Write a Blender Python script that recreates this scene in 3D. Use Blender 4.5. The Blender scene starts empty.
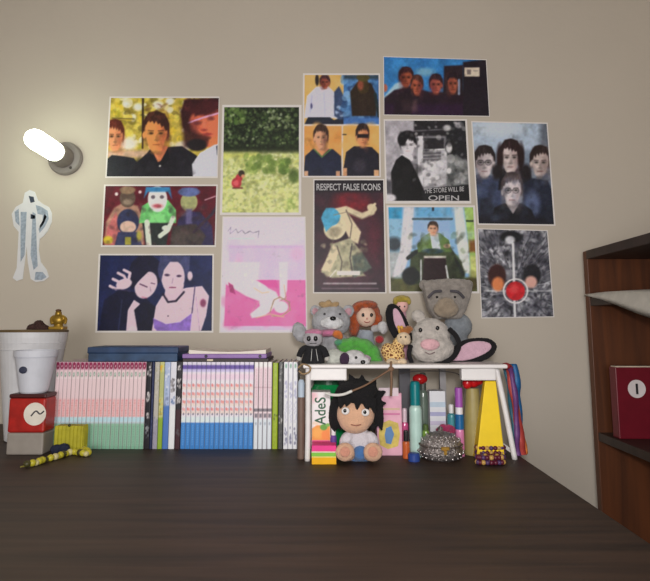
import bpy, bmesh, math, random
import numpy as np
from mathutils import Vector, Matrix, Euler
random.seed(7)
rng = np.random.default_rng(7)
SC = bpy.context.scene
COL = SC.collection
PI = math.pi

# ------------------------------------------------------------------ camera geometry
F = 568.0; PX0 = 325.0; PY0 = 251.0; TH = math.radians(7.4); CZ = 1.0
CT, ST = math.cos(TH), math.sin(TH)
WALL = 1.5; DESK = 0.75

def W(px, py, y):
    """world point that stands at distance y (plane parallel to the back wall)"""
    a = (px - PX0) / F; b = (PY0 - py) / F
    f = CT - b * ST; z = b * CT + ST
    return Vector((a * y / f, y, CZ + z * y / f))

def onz(px, py, z):
    """world point on the horizontal plane at height z"""
    a = (px - PX0) / F; b = (PY0 - py) / F
    f = CT - b * ST; zz = b * CT + ST
    y = (z - CZ) * f / zz
    return Vector((a * y / f, y, z))

def U(y): return y / (1.015 * F)

# ------------------------------------------------------------------ colour, materials
def lin(c):
    c = np.asarray(c, dtype=float) / 255.0
    return np.where(c <= 0.04045, c / 12.92, ((c + 0.055) / 1.055) ** 2.4)

MATS = {}
def mat(name, rgb, rough=0.6, metal=0.0, var=0.08, nscale=40.0, bump=0.0, bscale=200.0,
        trans=0.0, emit=None, estr=0.0, sheen=0.0, coat=0.0, ior=1.45):
    if name in MATS: return MATS[name]
    m = bpy.data.materials.new(name); m.use_nodes = True
    nt = m.node_tree; N = nt.nodes; L = nt.links
    b = N['Principled BSDF']
    c = lin(rgb)
    b.inputs['Roughness'].default_value = rough
    b.inputs['Metallic'].default_value = metal
    b.inputs['Transmission Weight'].default_value = trans
    b.inputs['IOR'].default_value = ior
    b.inputs['Sheen Weight'].default_value = sheen
    b.inputs['Coat Weight'].default_value = coat
    tc = N.new('ShaderNodeTexCoord')
    nz = N.new('ShaderNodeTexNoise'); nz.inputs['Scale'].default_value = nscale; nz.inputs['Detail'].default_value = 4
    L.new(tc.outputs['Object'], nz.inputs['Vector'])
    r = N.new('ShaderNodeValToRGB')
    r.color_ramp.elements[0].position = 0.3; r.color_ramp.elements[1].position = 0.7
    r.color_ramp.elements[0].color = (*np.clip(c * (1 - var), 0, 1), 1)
    r.color_ramp.elements[1].color = (*np.clip(c * (1 + var), 0, 1), 1)
    L.new(nz.outputs['Fac'], r.inputs['Fac']); L.new(r.outputs['Color'], b.inputs['Base Color'])
    if bump:
        n2 = N.new('ShaderNodeTexNoise'); n2.inputs['Scale'].default_value = bscale; n2.inputs['Detail'].default_value = 3
        L.new(tc.outputs['Object'], n2.inputs['Vector'])
        bp = N.new('ShaderNodeBump'); bp.inputs['Strength'].default_value = bump; bp.inputs['Distance'].default_value = 0.004
        L.new(n2.outputs['Fac'], bp.inputs['Height']); L.new(bp.outputs['Normal'], b.inputs['Normal'])
    if emit is not None:
        b.inputs['Emission Color'].default_value = (*lin(emit), 1)
        b.inputs['Emission Strength'].default_value = estr
    MATS[name] = m; return m

def mat_attr(name, rough=0.5):
    if name in MATS: return MATS[name]
    m = bpy.data.materials.new(name); m.use_nodes = True
    nt = m.node_tree; b = nt.nodes['Principled BSDF']
    a = nt.nodes.new('ShaderNodeAttribute'); a.attribute_name = 'ink'
    nt.links.new(a.outputs['Color'], b.inputs['Base Color'])
    b.inputs['Roughness'].default_value = rough
    b.inputs['Specular IOR Level'].default_value = 0.3
    MATS[name] = m; return m

def plush(name, rgb, var=0.22):
    return mat(name, rgb, rough=0.95, var=var, nscale=90, bump=0.9, bscale=420, sheen=0.3 if sum(rgb) > 260 else 0.02)

def wood(name, dark, light, scale=6.0, rough=0.45, axis='X'):
    if name in MATS: return MATS[name]
    m = bpy.data.materials.new(name); m.use_nodes = True
    nt = m.node_tree; N = nt.nodes; L = nt.links; b = N['Principled BSDF']
    tc = N.new('ShaderNodeTexCoord'); mp = N.new('ShaderNodeMapping')
    mp.inputs['Scale'].default_value = {'X': (0.6, 9, 9), 'Z': (9, 9, 0.6), 'Y': (9, 0.6, 9)}[axis]
    L.new(tc.outputs['Object'], mp.inputs['Vector'])
    nz = N.new('ShaderNodeTexNoise'); nz.inputs['Scale'].default_value = scale; nz.inputs['Detail'].default_value = 7
    nz.inputs['Distortion'].default_value = 0.6
    L.new(mp.outputs['Vector'], nz.inputs['Vector'])
    r = N.new('ShaderNodeValToRGB')
    r.color_ramp.elements[0].position = 0.3; r.color_ramp.elements[0].color = (*lin(dark), 1)
    r.color_ramp.elements[1].position = 0.7; r.color_ramp.elements[1].color = (*lin(light), 1)
    L.new(nz.outputs['Fac'], r.inputs['Fac']); L.new(r.outputs['Color'], b.inputs['Base Color'])
    bp = N.new('ShaderNodeBump'); bp.inputs['Strength'].default_value = 0.15; bp.inputs['Distance'].default_value = 0.002
    L.new(nz.outputs['Fac'], bp.inputs['Height']); L.new(bp.outputs['Normal'], b.inputs['Normal'])
    b.inputs['Roughness'].default_value = rough
    MATS[name] = m; return m

# ------------------------------------------------------------------ objects
def tag(o, label=None, cat=None, group=None, kind=None):
    if label: o['label'] = label
    if cat: o['category'] = cat
    if group: o['group'] = group
    if kind: o['kind'] = kind
    return o

def thing(name, loc, label, cat, group=None):
    o = bpy.data.objects.new(name, None); COL.objects.link(o)
    o.empty_display_size = 0.02; o.location = loc
    return tag(o, label, cat, group)

def link_mesh(name, me, m, parent=None, smooth=True):
    if m is not None:
        me.materials.clear()
        for k in (m if isinstance(m, (list, tuple)) else [m]): me.materials.append(k)
    if smooth:
        for p in me.polygons: p.use_smooth = True
    o = bpy.data.objects.new(name, me); COL.objects.link(o)
    if parent is not None: o.parent = parent
    return o

def obj(name, bm, m, parent=None, smooth=False, bevel=0.0, seg=2, label=None):
    """bm holds world coordinates; they are made relative to the parent's place"""
    if parent is not None:
        p = parent; off = Vector((0, 0, 0))
        while p is not None: off += p.location; p = p.parent
        bmesh.ops.translate(bm, verts=bm.verts, vec=-off)
    bmesh.ops.recalc_face_normals(bm, faces=bm.faces)
    me = bpy.data.meshes.new(name); bm.to_mesh(me); bm.free()
    o = link_mesh(name, me, m, parent, smooth)
    if bevel:
        md = o.modifiers.new('bevel', 'BEVEL'); md.width = bevel; md.segments = seg; md.limit_method = 'ANGLE'
        md.angle_limit = math.radians(40)
    if label: o['label'] = label
    return o

def single(name, bm, m, label, cat, group=None, smooth=False, bevel=0.0, base=None):
    """a thing that is one mesh, origin at its base"""
    if base is None:
        zs = [v.co.z for v in bm.verts]; xs = [v.co.x for v in bm.verts]; ys = [v.co.y for v in bm.verts]
        base = Vector(((min(xs) + max(xs)) / 2, (min(ys) + max(ys)) / 2, min(zs)))
    bmesh.ops.translate(bm, verts=bm.verts, vec=-base)
    o = obj(name, bm, m, None, smooth, bevel); o.location = base
    return tag(o, label, cat, group)

def BM(): return bmesh.new()

def box(bm, x0, x1, y0, y1, z0, z1, M=None):
    vs = [bm.verts.new(c) for c in ((x0,y0,z0),(x1,y0,z0),(x1,y1,z0),(x0,y1,z0),(x0,y0,z1),(x1,y0,z1),(x1,y1,z1),(x0,y1,z1))]
    for f in ((3,2,1,0),(4,5,6,7),(0,1,5,4),(1,2,6,5),(2,3,7,6),(3,0,4,7)): bm.faces.new([vs[i] for i in f])
    if M is not None: bmesh.ops.transform(bm, matrix=M, verts=vs)
    return bm

def boxb(x0, x1, y0, y1, z0, z1): return box(BM(), x0, x1, y0, y1, z0, z1)

def ell(bm, c, r, rot=None, sub=3):
    M = Matrix.Translation(c)
    if rot is not None: M = M @ Euler(rot).to_matrix().to_4x4()
    M = M @ Matrix.Diagonal((r[0], r[1], r[2], 1))
    bmesh.ops.create_icosphere(bm, subdivisions=sub, radius=1.0, matrix=M)
    return bm

def E(bm, cx, cy, y, rx, rz, ry=None, rot=0.0, sub=3):
    u = U(y)
    if ry is None: ry = min(rx, rz)
    return ell(bm, W(cx, cy, y), (rx * u, ry * u, rz * u), (0, rot, 0), sub)

def tube(bm, pts, r, n=10, closed=False, r1=None):
    pts = [Vector(p) for p in pts]; m = len(pts); rings = []
    up0 = None
    for i, p in enumerate(pts):
        if closed: d = pts[(i + 1) % m] - pts[i - 1]
        else: d = pts[min(i + 1, m - 1)] - pts[max(i - 1, 0)]
        d.normalize()
        if up0 is None:
            up0 = Vector((0, 0, 1)) if abs(d.z) < 0.9 else Vector((0, 1, 0))
        s = d.cross(up0)
        if s.length < 1e-4: s = d.cross(Vector((1, 0, 0)))
        s.normalize(); u = s.cross(d); up0 = u
        rr = r if r1 is None else r + (r1 - r) * i / (m - 1)
        rings.append([bm.verts.new(p + (s * math.cos(2*PI*k/n) + u * math.sin(2*PI*k/n)) * rr) for k in range(n)])
    for i in range(m if closed else m - 1):
        a, b = rings[i], rings[(i + 1) % m]
        for k in range(n): bm.faces.new((a[k], a[(k+1) % n], b[(k+1) % n], b[k]))
    if not closed:
        bm.faces.new(rings[0][::-1]); bm.faces.new(rings[-1])
    return bm

def spline(pts, n=8):
    pts = [Vector(p) for p in pts]; out = []
    P = [pts[0]] + pts + [pts[-1]]
    for i in range(1, len(P) - 2):
        for k in range(n):
            t = k / n; p0, p1, p2, p3 = P[i-1], P[i], P[i+1], P[i+2]
            out.append(0.5 * ((2*p1) + (p2-p0)*t + (2*p0-5*p1+4*p2-p3)*t*t + (3*p1-p0-3*p2+p3)*t**3))
    out.append(pts[-1]); return out

def lathe(bm, c, prof, n=28, axis='Z'):
    """prof: (radius, height) from bottom to top"""
    rings = []
    def P(r, h, t):
        if axis == 'Z': return Vector((c[0] + r*math.cos(t), c[1] + r*math.sin(t), c[2] + h))
        return Vector((c[0] + r*math.cos(t), c[1] - h, c[2] + r*math.sin(t)))
    for r, h in prof: rings.append([bm.verts.new(P(max(r, 1e-5), h, 2*PI*k/n)) for k in range(n)])
    for a, b in zip(rings, rings[1:]):
        for k in range(n): bm.faces.new((a[k], a[(k+1) % n], b[(k+1) % n], b[k]))
    bm.faces.new(rings[0][::-1]); bm.faces.new(rings[-1])
    return bm

def cone(bm, p0, r0, p1, r1=0.0003, n=10): return tube(bm, [p0, p1], r0, n, r1=r1)

def prism(bm, pts, y0, y1):
    """outline of (x, z) points given thickness between depths y0 and y1"""
    a = [bm.verts.new((p[0], y0, p[1])) for p in pts]; b = [bm.verts.new((p[0], y1, p[1])) for p in pts]
    n = len(pts)
    bm.faces.new(a); bm.faces.new(b[::-1])
    for i in range(n): bm.faces.new((a[i], b[i], b[(i+1) % n], a[(i+1) % n]))
    return bm

def fuse(name, bm, m, parent, voxel=0.0028, smooth=4, floor=None, fuzz=0.0, label=None):
    """one continuous skin over all the shapes in bm"""
    me = bpy.data.meshes.new('tmp'); bm.to_mesh(me); bm.free()
    t = bpy.data.objects.new('tmp', me); COL.objects.link(t)
    r = t.modifiers.new('r', 'REMESH'); r.mode = 'VOXEL'; r.voxel_size = voxel
    s = t.modifiers.new('s', 'SMOOTH'); s.iterations = smooth; s.factor = 0.5
    dg = bpy.context.evaluated_depsgraph_get()
    res = bpy.data.meshes.new_from_object(t.evaluated_get(dg))
    bpy.data.objects.remove(t); bpy.data.meshes.remove(me)
    res.name = name
    n = len(res.vertices); co = np.empty(n * 3); res.vertices.foreach_get('co', co); co = co.reshape(-1, 3)
    if fuzz:
        no = np.empty(n * 3); res.vertices.foreach_get('normal', no); no = no.reshape(-1, 3)
        co += no * (rng.random((n, 1)) - 0.4) * fuzz
    if floor is not None: co[:, 2] = np.maximum(co[:, 2], floor)
    p = parent; off = Vector((0, 0, 0))
    while p is not None: off += p.location; p = p.parent
    co -= np.array(off)
    res.vertices.foreach_set('co', co.ravel()); res.update()
    o = link_mesh(name, res, m, parent, True)
    if label: o['label'] = label
    return o

def text(name, body, m, parent, x0, x1, y0, y1, y, rot90=False, depth=0.0006, slant=0.0, bold=0.0):
    """lettering filling the box between pixels, on the plane at distance y"""
    c = bpy.data.curves.new('t', 'FONT'); c.body = body; c.size = 1.0; c.extrude = 0.0; c.offset = bold
    t = bpy.data.objects.new('t', c); COL.objects.link(t)
    dg = bpy.context.evaluated_depsgraph_get()
    me = bpy.data.meshes.new_from_object(t.evaluated_get(dg))
    bpy.data.objects.remove(t)
    n = len(me.vertices); co = np.empty(n * 3); me.vertices.foreach_get('co', co); co = co.reshape(-1, 3)
    q = co[:, :2].copy()
    if rot90: q = np.stack([-q[:, 1], q[:, 0]], 1)
    lo, hi = q.min(0), q.max(0); q = (q - lo) / (hi - lo)
    p = parent; off = Vector((0, 0, 0))
    while p is not None: off += p.location; p = p.parent
    out = np.zeros((n, 3))
    for i in range(n):
        px = x0 + (x1 - x0) * q[i, 0]; py = y1 + (y0 - y1) * q[i, 1] + slant * q[i, 0]
        out[i] = W(px, py, y) - off
    me.vertices.foreach_set('co', out.ravel()); me.update(); me.name = name
    return link_mesh(name, me, m, parent, False)

# ------------------------------------------------------------------ picture painting (for prints and book spines)
class Canvas:
    def __init__(s, x0, y0, x1, y1, col, S=2.0):
        s.x0, s.y0, s.S = x0, y0, S
        s.w = int((x1 - x0) * S) + 2; s.h = int((y1 - y0) * S) + 2
        s.a = np.ones((s.h, s.w, 3)) * np.array(col, float)
        s.X, s.Y = np.meshgrid(x0 + (np.arange(s.w) + .5) / S, y0 + (np.arange(s.h) + .5) / S)
    def win(s, xa, ya, xb, yb):
        i0 = max(0, int((xa - s.x0) * s.S)); i1 = min(s.w, int((xb - s.x0) * s.S) + 2)
        j0 = max(0, int((ya - s.y0) * s.S)); j1 = min(s.h, int((yb - s.y0) * s.S) + 2)
        return slice(j0, max(j0, j1)), slice(i0, max(i0, i1))
    def put(s, sl, al, col):
        s.a[sl] = s.a[sl] * (1 - al[..., None]) + np.array(col, float) * al[..., None]
    def ell(s, cx, cy, rx, ry, col, rot=0.0, soft=1.0, al=1.0):
        R = max(rx, ry) + soft + 1; sl = s.win(cx - R, cy - R, cx + R, cy + R)
        X = s.X[sl] - cx; Y = s.Y[sl] - cy
        if X.size == 0: return s
        c, n = math.cos(rot), math.sin(rot)
        d = (np.sqrt(((X*c + Y*n) / rx) ** 2 + ((-X*n + Y*c) / ry) ** 2) - 1) * min(rx, ry)
        s.put(sl, np.clip(.5 - d / soft, 0, 1) * al, col); return s
    def poly(s, pts, col, soft=0.8, al=1.0):
        P = np.array(pts, float); sl = s.win(*(P.min(0) - soft - 1), *(P.max(0) + soft + 1))
        X = s.X[sl]; Y = s.Y[sl]
        if X.size == 0: return s
        d = np.full(X.shape, 1e9); ins = np.zeros(X.shape, bool)
        for (ax, ay), (bx, by) in zip(P, np.roll(P, -1, 0)):
            ex, ey = bx - ax, by - ay; L = ex*ex + ey*ey + 1e-9
            t = np.clip(((X - ax)*ex + (Y - ay)*ey) / L, 0, 1)
            d = np.minimum(d, (X - ax - t*ex)**2 + (Y - ay - t*ey)**2)
            cr = (ay > Y) != (by > Y)
            ins ^= cr & (X < (bx - ax) * (Y - ay) / (by - ay + 1e-12) + ax)
        d = np.sqrt(d) * np.where(ins, -1, 1)
        s.put(sl, np.clip(.5 - d / soft, 0, 1) * al, col); return s
    def rect(s, xa, ya, xb, yb, col, soft=0.6, al=1.0):
        return s.poly([(xa, ya), (xb, ya), (xb, yb), (xa, yb)], col, soft, al)
    def line(s, pts, w, col, soft=0.8, al=1.0):
        P = np.array(pts, float); sl = s.win(*(P.min(0) - soft - w - 1), *(P.max(0) + soft + w + 1))
        X = s.X[sl]; Y = s.Y[sl]
        if X.size == 0: return s
        d = np.full(X.shape, 1e9)
        for (ax, ay), (bx, by) in zip(P, P[1:]):
            ex, ey = bx - ax, by - ay; L = ex*ex + ey*ey + 1e-9
            t = np.clip(((X - ax)*ex + (Y - ay)*ey) / L, 0, 1)
            d = np.minimum(d, (X - ax - t*ex)**2 + (Y - ay - t*ey)**2)
        s.put(sl, np.clip(.5 - (np.sqrt(d) - w/2) / soft, 0, 1) * al, col); return s
    def spots(s, xa, ya, xb, yb, cols, n, r, al=0.8, soft=1.0, stretch=1.0):
        for _ in range(n):
            q = random.uniform(.5, 1.3) * r
            s.ell(random.uniform(xa, xb), random.uniform(ya, yb), q * random.uniform(.7, 1.4), q * stretch * random.uniform(.7, 1.4),
                  random.choice(cols), random.uniform(0, 3), soft, al * random.uniform(.5, 1))
        return s
    def grain(s, k=4.0):
        s.a += rng.normal(0, k, s.a.shape[:2])[..., None]; return s
    def blur(s, n=1):
        for _ in range(n):
            a = np.pad(s.a, ((1,1),(1,1),(0,0)), 'edge')
            s.a = (a[:-2,1:-1] + a[2:,1:-1] + a[1:-1,:-2] + a[1:-1,2:] + 2*a[1:-1,1:-1]) / 6
        return s
    def finish(s):
        f = 1 + 0*s.X
        for cell, amp in ((9, .045), (4, .05), (2, .05)):
            k = max(2, int(cell*s.S)); gh, gw = s.h//k + 3, s.w//k + 3; g = rng.normal(0, 1, (gh, gw))
            y = np.arange(s.h)/k; x = np.arange(s.w)/k; y0 = y.astype(int); x0 = x.astype(int); fy = (y - y0)[:, None]; fx = (x - x0)[None]
            f += amp*(g[y0][:, x0]*(1-fy)*(1-fx) + g[y0+1][:, x0]*fy*(1-fx) + g[y0][:, x0+1]*(1-fy)*fx + g[y0+1][:, x0+1]*fy*fx)
        s.a = s.a*f[..., None] + rng.normal(0, 3, s.a.shape); return s.blur(1)
    def at(s, X, Y):
        i = np.clip((X - s.x0) * s.S - .5, 0, s.w - 1.001); j = np.clip((Y - s.y0) * s.S - .5, 0, s.h - 1.001)
        i0 = i.astype(int); j0 = j.astype(int); fx = (i - i0)[..., None]; fy = (j - j0)[..., None]
        i1 = np.minimum(i0 + 1, s.w - 1); j1 = np.minimum(j0 + 1, s.h - 1)
        A = s.a
        return (A[j0, i0]*(1-fx)*(1-fy) + A[j0, i1]*fx*(1-fy) + A[j1, i0]*(1-fx)*fy + A[j1, i1]*fx*fy)

INK = 1.65      # printed colours: how much brighter the inks are than the dim photo shows them
def head(c, cx, cy, rx, ry, skin, hair, shade=None, side=1, fringe=.55, eyes=True, glasses=False):
    """a person's head in a printed photograph"""
    r = random.Random(int(cx*31 + cy*17))
    c.ell(cx, cy - ry*.34, rx*1.14, ry*.86, hair, soft=1.2)
    c.ell(cx - rx*.95, cy - ry*.1, rx*.2, ry*.4, hair, soft=1.2); c.ell(cx + rx*.95, cy - ry*.1, rx*.2, ry*.4, hair, soft=1.2)
    c.ell(cx, cy - ry*.12, rx*.95, ry*.8, skin, soft=1.2); c.ell(cx, cy + ry*.32, rx*.72, ry*.68, skin, soft=1.2)
    c.ell(cx - side*rx*.85, cy + ry*.3, rx*.25, ry*.5, [v*.7 for v in skin], soft=rx*.4, al=.5); c.ell(cx - side*rx*.3, cy + ry*.15, rx*.35, ry*.25, [min(255, v*1.1 + 6) for v in skin], soft=rx*.4, al=.5)
    md = [v*.62 for v in skin]; dk = [v*.25 for v in skin]
    sh = shade if shade is not None else md
    c.ell(cx + side*rx*.62, cy + ry*.1, rx*.42, ry*.8, sh, soft=rx*.8, al=.75)
    c.ell(cx - side*rx*1.0, cy + ry*.06, rx*.14, ry*.19, skin, soft=1)
    low = .22 + .34*fringe; sweep = r.choice((-.35, .3, -.2))
    pts = [(cx - rx*1.1, cy - ry*.05), (cx - rx*1.14, cy - ry*.6), (cx - rx*.6, cy - ry*1.14), (cx + rx*.1, cy - ry*1.2), (cx + rx*.75, cy - ry*1.08), (cx + rx*1.14, cy - ry*.55), (cx + rx*1.08, cy - ry*.05)]
    for k in range(13):
        t = 1 - k/12; x = cx - rx*.95 + 1.9*rx*t
        pts.append((x, cy - ry*(1.0 - low + sweep*(t - .5) - .3*abs(2*t - 1)**3 + (-1)**k*r.uniform(.03, .13))))
    c.poly(pts, hair, soft=1.2)
    for k in range(5):
        x = cx + rx*r.uniform(-.8, .8); c.line([(x, cy - ry*1.05), (x + rx*r.uniform(-.3, .3), cy - ry*.6)], .8, [v*1.5 + 8 for v in hair], al=.5)
    if eyes:
        for sx in (-1, 1):
            c.ell(cx + sx*rx*.4, cy - ry*.06, rx*.3, ry*.13, md, soft=1.6, al=.7)
            c.ell(cx + sx*rx*.4, cy - ry*.04, max(rx*.17, .55), max(ry*.06, .45), dk, soft=.8, al=.9)
            c.line([(cx + sx*rx*.18, cy - ry*.17), (cx + sx*rx*.64, cy - ry*.19)], max(ry*.05, .5), hair, al=.7)
    if glasses:
        for sx in (-1, 1):
            c.line([(cx+sx*rx*.4+rx*.32*math.cos(t), cy-ry*.03+ry*.17*math.sin(t)) for t in np.linspace(0, 2*PI, 13)], .6, (30,30,34), al=.8)
        c.line([(cx-rx*.1, cy-ry*.05), (cx+rx*.1, cy-ry*.05)], .6, (30,30,34))
    c.ell(cx + side*rx*.06, cy + ry*.2, rx*.14, ry*.2, md, soft=1.6, al=.55); c.ell(cx, cy + ry*.33, rx*.2, ry*.05, md, soft=1, al=.8)
    c.line([(cx - rx*.27, cy + ry*.56), (cx + rx*.27, cy + ry*.56)], max(ry*.06, .6), [skin[0]*.62, skin[1]*.45, skin[2]*.45], al=.8)
    c.ell(cx, cy + ry*.98, rx*.45, ry*.1, md, soft=2, al=.7)
    return c

def poster(label, corners, inset, c, group=None, y=WALL - 0.0012, rough=0.45, name='poster', cat='poster', paper=(232, 226, 224), res=1.6):
    """paper sheet at the pixel corners (tl, tr, br, bl); the print lies inside it"""
    c.finish()
    (a, b, d, e) = [Vector((p[0], p[1])) for p in corners]
    cen = W(*( (a + b + d + e) / 4), WALL)
    bm = BM()
    vs = [bm.verts.new(W(p.x, p.y, y)) for p in (a, b, d, e)] + [bm.verts.new(W(p.x, p.y, WALL)) for p in (a, b, d, e)]
    for f in ((0,1,2,3),(7,6,5,4),(0,4,5,1),(1,5,6,2),(2,6,7,3),(3,7,4,0)): bm.faces.new([vs[i] for i in f])
    o = single(name, bm, mat('poster_paper', paper, rough=.6, var=.03), label, cat, group, base=cen)
    (a, b, d, e) = [Vector((p[0], p[1])) for p in inset]
    nx = int((b - a).length * res) + 2; ny = int((e - a).length * res) + 2
    Uu, Vv = np.meshgrid(np.linspace(0, 1, nx), np.linspace(0, 1, ny))
    PXs = (1-Vv)*((1-Uu)*a.x + Uu*b.x) + Vv*((1-Uu)*e.x + Uu*d.x)
    PYs = (1-Vv)*((1-Uu)*a.y + Uu*b.y) + Vv*((1-Uu)*e.y + Uu*d.y)
    yy = y - 0.0004
    aa = (PXs - PX0)/F; bb = (PY0 - PYs)/F; ff = CT - bb*ST; zz = bb*CT + ST
    co = np.stack([aa*yy/ff - cen.x, np.full_like(aa, yy - cen.y), CZ + zz*yy/ff - cen.z], -1).reshape(-1, 3)
    col = lin(np.clip(c.at(PXs, PYs), 0, 255)) * INK
    col = (col / np.maximum(1, col.max(-1, keepdims=True) / .85)).reshape(-1, 3)
    idx = np.arange(nx*ny).reshape(ny, nx)
    fc = np.stack([idx[1:, :-1], idx[1:, 1:], idx[:-1, 1:], idx[:-1, :-1]], -1).reshape(-1, 4)
    me = bpy.data.meshes.new('print'); me.from_pydata(co.tolist(), [], fc.tolist())
    at = me.attributes.new('ink', 'FLOAT_COLOR', 'POINT')
    at.data.foreach_set('color', np.concatenate([col, np.ones((len(col), 1))], 1).astype(np.float32).ravel())
    link_mesh('print', me, mat_attr('printed_ink', rough), o, True)
    return o

# ================================================================== THE ROOM
wall_m = mat('wall_paint', (200, 190, 177), rough=.85, var=.025, nscale=3.0, bump=.12, bscale=60)
def slab(name, *b, m=wall_m):
    return tag(obj(name, boxb(*b), m), kind='structure')
XL, XR, YB, CEIL = -1.55, 1.0, -1.9, 2.45
slab('wall_back', XL - .1, XR + .1, WALL, WALL + .1, 0, CEIL)
slab('wall_left', XL - .1, XL, YB, WALL, 0, CEIL)
slab('wall_right', XR, XR + .1, YB, WALL, 0, CEIL)
slab('wall_front', XL - .1, XR + .1, YB - .1, YB, 0, CEIL)
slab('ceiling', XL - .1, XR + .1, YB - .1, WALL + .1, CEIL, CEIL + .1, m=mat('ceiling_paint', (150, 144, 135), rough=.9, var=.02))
slab('floor', XL - .1, XR + .1, YB - .1, WALL + .1, -.1, 0, m=wood('floor_wood', (60, 38, 26), (92, 60, 40), axis='Y'))
slab('baseboard_back', XL, XR, WALL - .015, WALL, 0, .08, m=wood('board_wood', (50, 30, 20), (75, 46, 30)))

# ------------------------------------------------------------------ desk
dw = wood('desk_wood', (40, 28, 22), (68, 49, 38), scale=5, rough=.58)
DX0, DX1, DY0, DY1 = -1.15, 0.376, .50, 1.49
desk = thing('desk', (-.39, 1.0, 0), 'dark brown wooden desk carrying the books and the white tray table', 'desk')
obj('desktop', boxb(DX0, DX1, DY0, DY1, DESK - .03, DESK), dw, desk, bevel=.003)
for x in (DX0 + .01, DX1 - .04):
    obj('side_panel', boxb(x, x + .03, DY0 + .04, DY1 - .01, 0, DESK - .03), dw, desk, bevel=.002)
obj('back_panel', boxb(DX0 + .04, DX1 - .04, DY1 - .05, DY1 - .03, .25, DESK - .03), dw, desk)

# ------------------------------------------------------------------ bookcase on the right
bw = wood('bookcase_wood', (66, 34, 16), (104, 56, 26), scale=4, rough=.5, axis='Z')
be = wood('bookcase_edge', (44, 32, 28), (62, 46, 40), scale=4, rough=.5, axis='Z')
BX, BY0, BY1, BZ = .676, .55, 1.478, 1.19
bc = thing('bookcase', (BX + .15, 1.0, 0), 'dark brown wooden bookcase standing against the right wall', 'bookcase')
obj('side_panel', boxb(BX, XR - .01, BY1 - .022, BY1, 0, BZ), bw, bc, bevel=.0015)
obj('side_panel', boxb(BX, XR - .01, BY0, BY0 + .022, 0, BZ), bw, bc, bevel=.0015)
obj('top_board', boxb(BX - .002, XR - .01, BY0 + .022, BY1 - .022, BZ - .022, BZ), be, bc, bevel=.0015)
obj('back_panel', boxb(XR - .018, XR - .01, BY0 + .022, BY1 - .022, .05, BZ - .022), bw, bc)
SH = [1.068, .735, .40, .06]
for z in SH:
    obj('shelf', boxb(BX + .002, XR - .018, BY0 + .022, BY1 - .022, z - .02, z), be, bc, bevel=.001)
# loose papers that droop over the lip of the upper shelf
bm = BM(); n = 16; T = []; B = []
for x, dr in ((BX - .012, .045), (BX - .008, .026), (BX - .003, .008), (BX + .05, 0), (BX + .12, 0), (BX + .19, 0)):
    T.append([]); B.append([])
    for i in range(n + 1):
        t = i/n; y = BY1 - .028 - t*.36; z = SH[0] + .010 + .003*math.sin(t*6) - dr*min(1, t*1.25)
        T[-1].append(bm.verts.new((x, y, z))); B[-1].append(bm.verts.new((x - (.003 if x < BX else 0), y, (z - .004 - .016*t) if x < BX else SH[0] + .0006)))
m = len(T) - 1
for k in range(m):
    for i in range(n):
        bm.faces.new((T[k][i], T[k][i+1], T[k+1][i+1], T[k+1][i])); bm.faces.new((B[k][i], B[k+1][i], B[k+1][i+1], B[k][i+1]))
for i in range(n):
    bm.faces.new((T[0][i], B[0][i], B[0][i+1], T[0][i+1])); bm.faces.new((T[m][i], T[m][i+1], B[m][i+1], B[m][i]))
for k in range(m):
    bm.faces.new((T[k][0], T[k+1][0], B[k+1][0], B[k][0])); bm.faces.new((T[k][n], B[k][n], B[k+1][n], T[k+1][n]))
single('loose_papers', bm, mat('sheet_grey', (205, 200, 192), rough=.8), 'pale sheets of paper lying on the top shelf of the dark bookcase', 'paper', smooth=True)
# maroon book standing on the second shelf
y1 = 1.43; p0 = W(606, 371, 1.37)
b = thing('book', (BX + .10, 1.36, SH[1]), 'maroon book with a white disc on its cover standing in the bookcase', 'book')
mx0, mx1 = BX + .012, BX + .16
obj('cover', boxb(mx0, mx1, 1.372, 1.402, SH[1], SH[1] + .165), mat('maroon_cover', (110, 18, 34), rough=.4), b, bevel=.002)
obj('page_block', boxb(mx0 + .003, mx1 + .002, 1.375, 1.399, SH[1] + .003, SH[1] + .167), mat('page_cream', (220, 205, 185), rough=.8), b)
bm = BM(); lathe(bm, (mx0 + .048, 1.372, SH[1] + .115), [(.021, 0), (.021, .0008)], 28, 'Y')
dsc = obj('emblem', bm, mat('disc_white', (225, 215, 215)), b)
obj('stroke', boxb(mx0 + .0455, mx0 + .0505, 1.3700, 1.3712, SH[1] + .103, SH[1] + .127), mat('ink_black', (22, 20, 24)), dsc)

# ------------------------------------------------------------------ wall lamp: bulb standing straight out of the wall
c = W(66, 159, WALL)
lampt = thing('wall_lamp', (c.x, WALL, c.z), 'lit white tube bulb sticking out of a grey wall socket', 'lamp')
gm = mat('socket_grey', (150, 144, 138), rough=.5)
bm = BM(); lathe(bm, (c.x, WALL, c.z), [(.046, 0), (.046, .006), (.042, .012), (.03, .016)], 40, 'Y')
bp = obj('base_plate', bm, gm, lampt, smooth=False, bevel=.0008)
bm = BM(); lathe(bm, (c.x + .02, WALL - .012, c.z - .028), [(.004, 0), (.004, .003), (.002, .0045)], 14, 'Y')
obj('screw', bm, mat('screw_steel', (90, 86, 82), metal=.6, rough=.4), bp)
bm = BM(); lathe(bm, (c.x, WALL - .012, c.z), [(.029, 0), (.028, .03), (.025, .048), (.021, .052)], 32, 'Y')
obj('lamp_socket', bm, gm, lampt, smooth=False)
bm = BM(); lathe(bm, (c.x, WALL - .06, c.z), [(.022, 0), (.025, .008), (.025, .100), (.0235, .112), (.018, .122), (.009, .127), (.001, .128)], 32, 'Y')
obj('bulb', bm, mat('bulb_glow', (255, 255, 250), rough=.3, emit=(240, 255, 226), estr=14.0), lampt, smooth=True)

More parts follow.
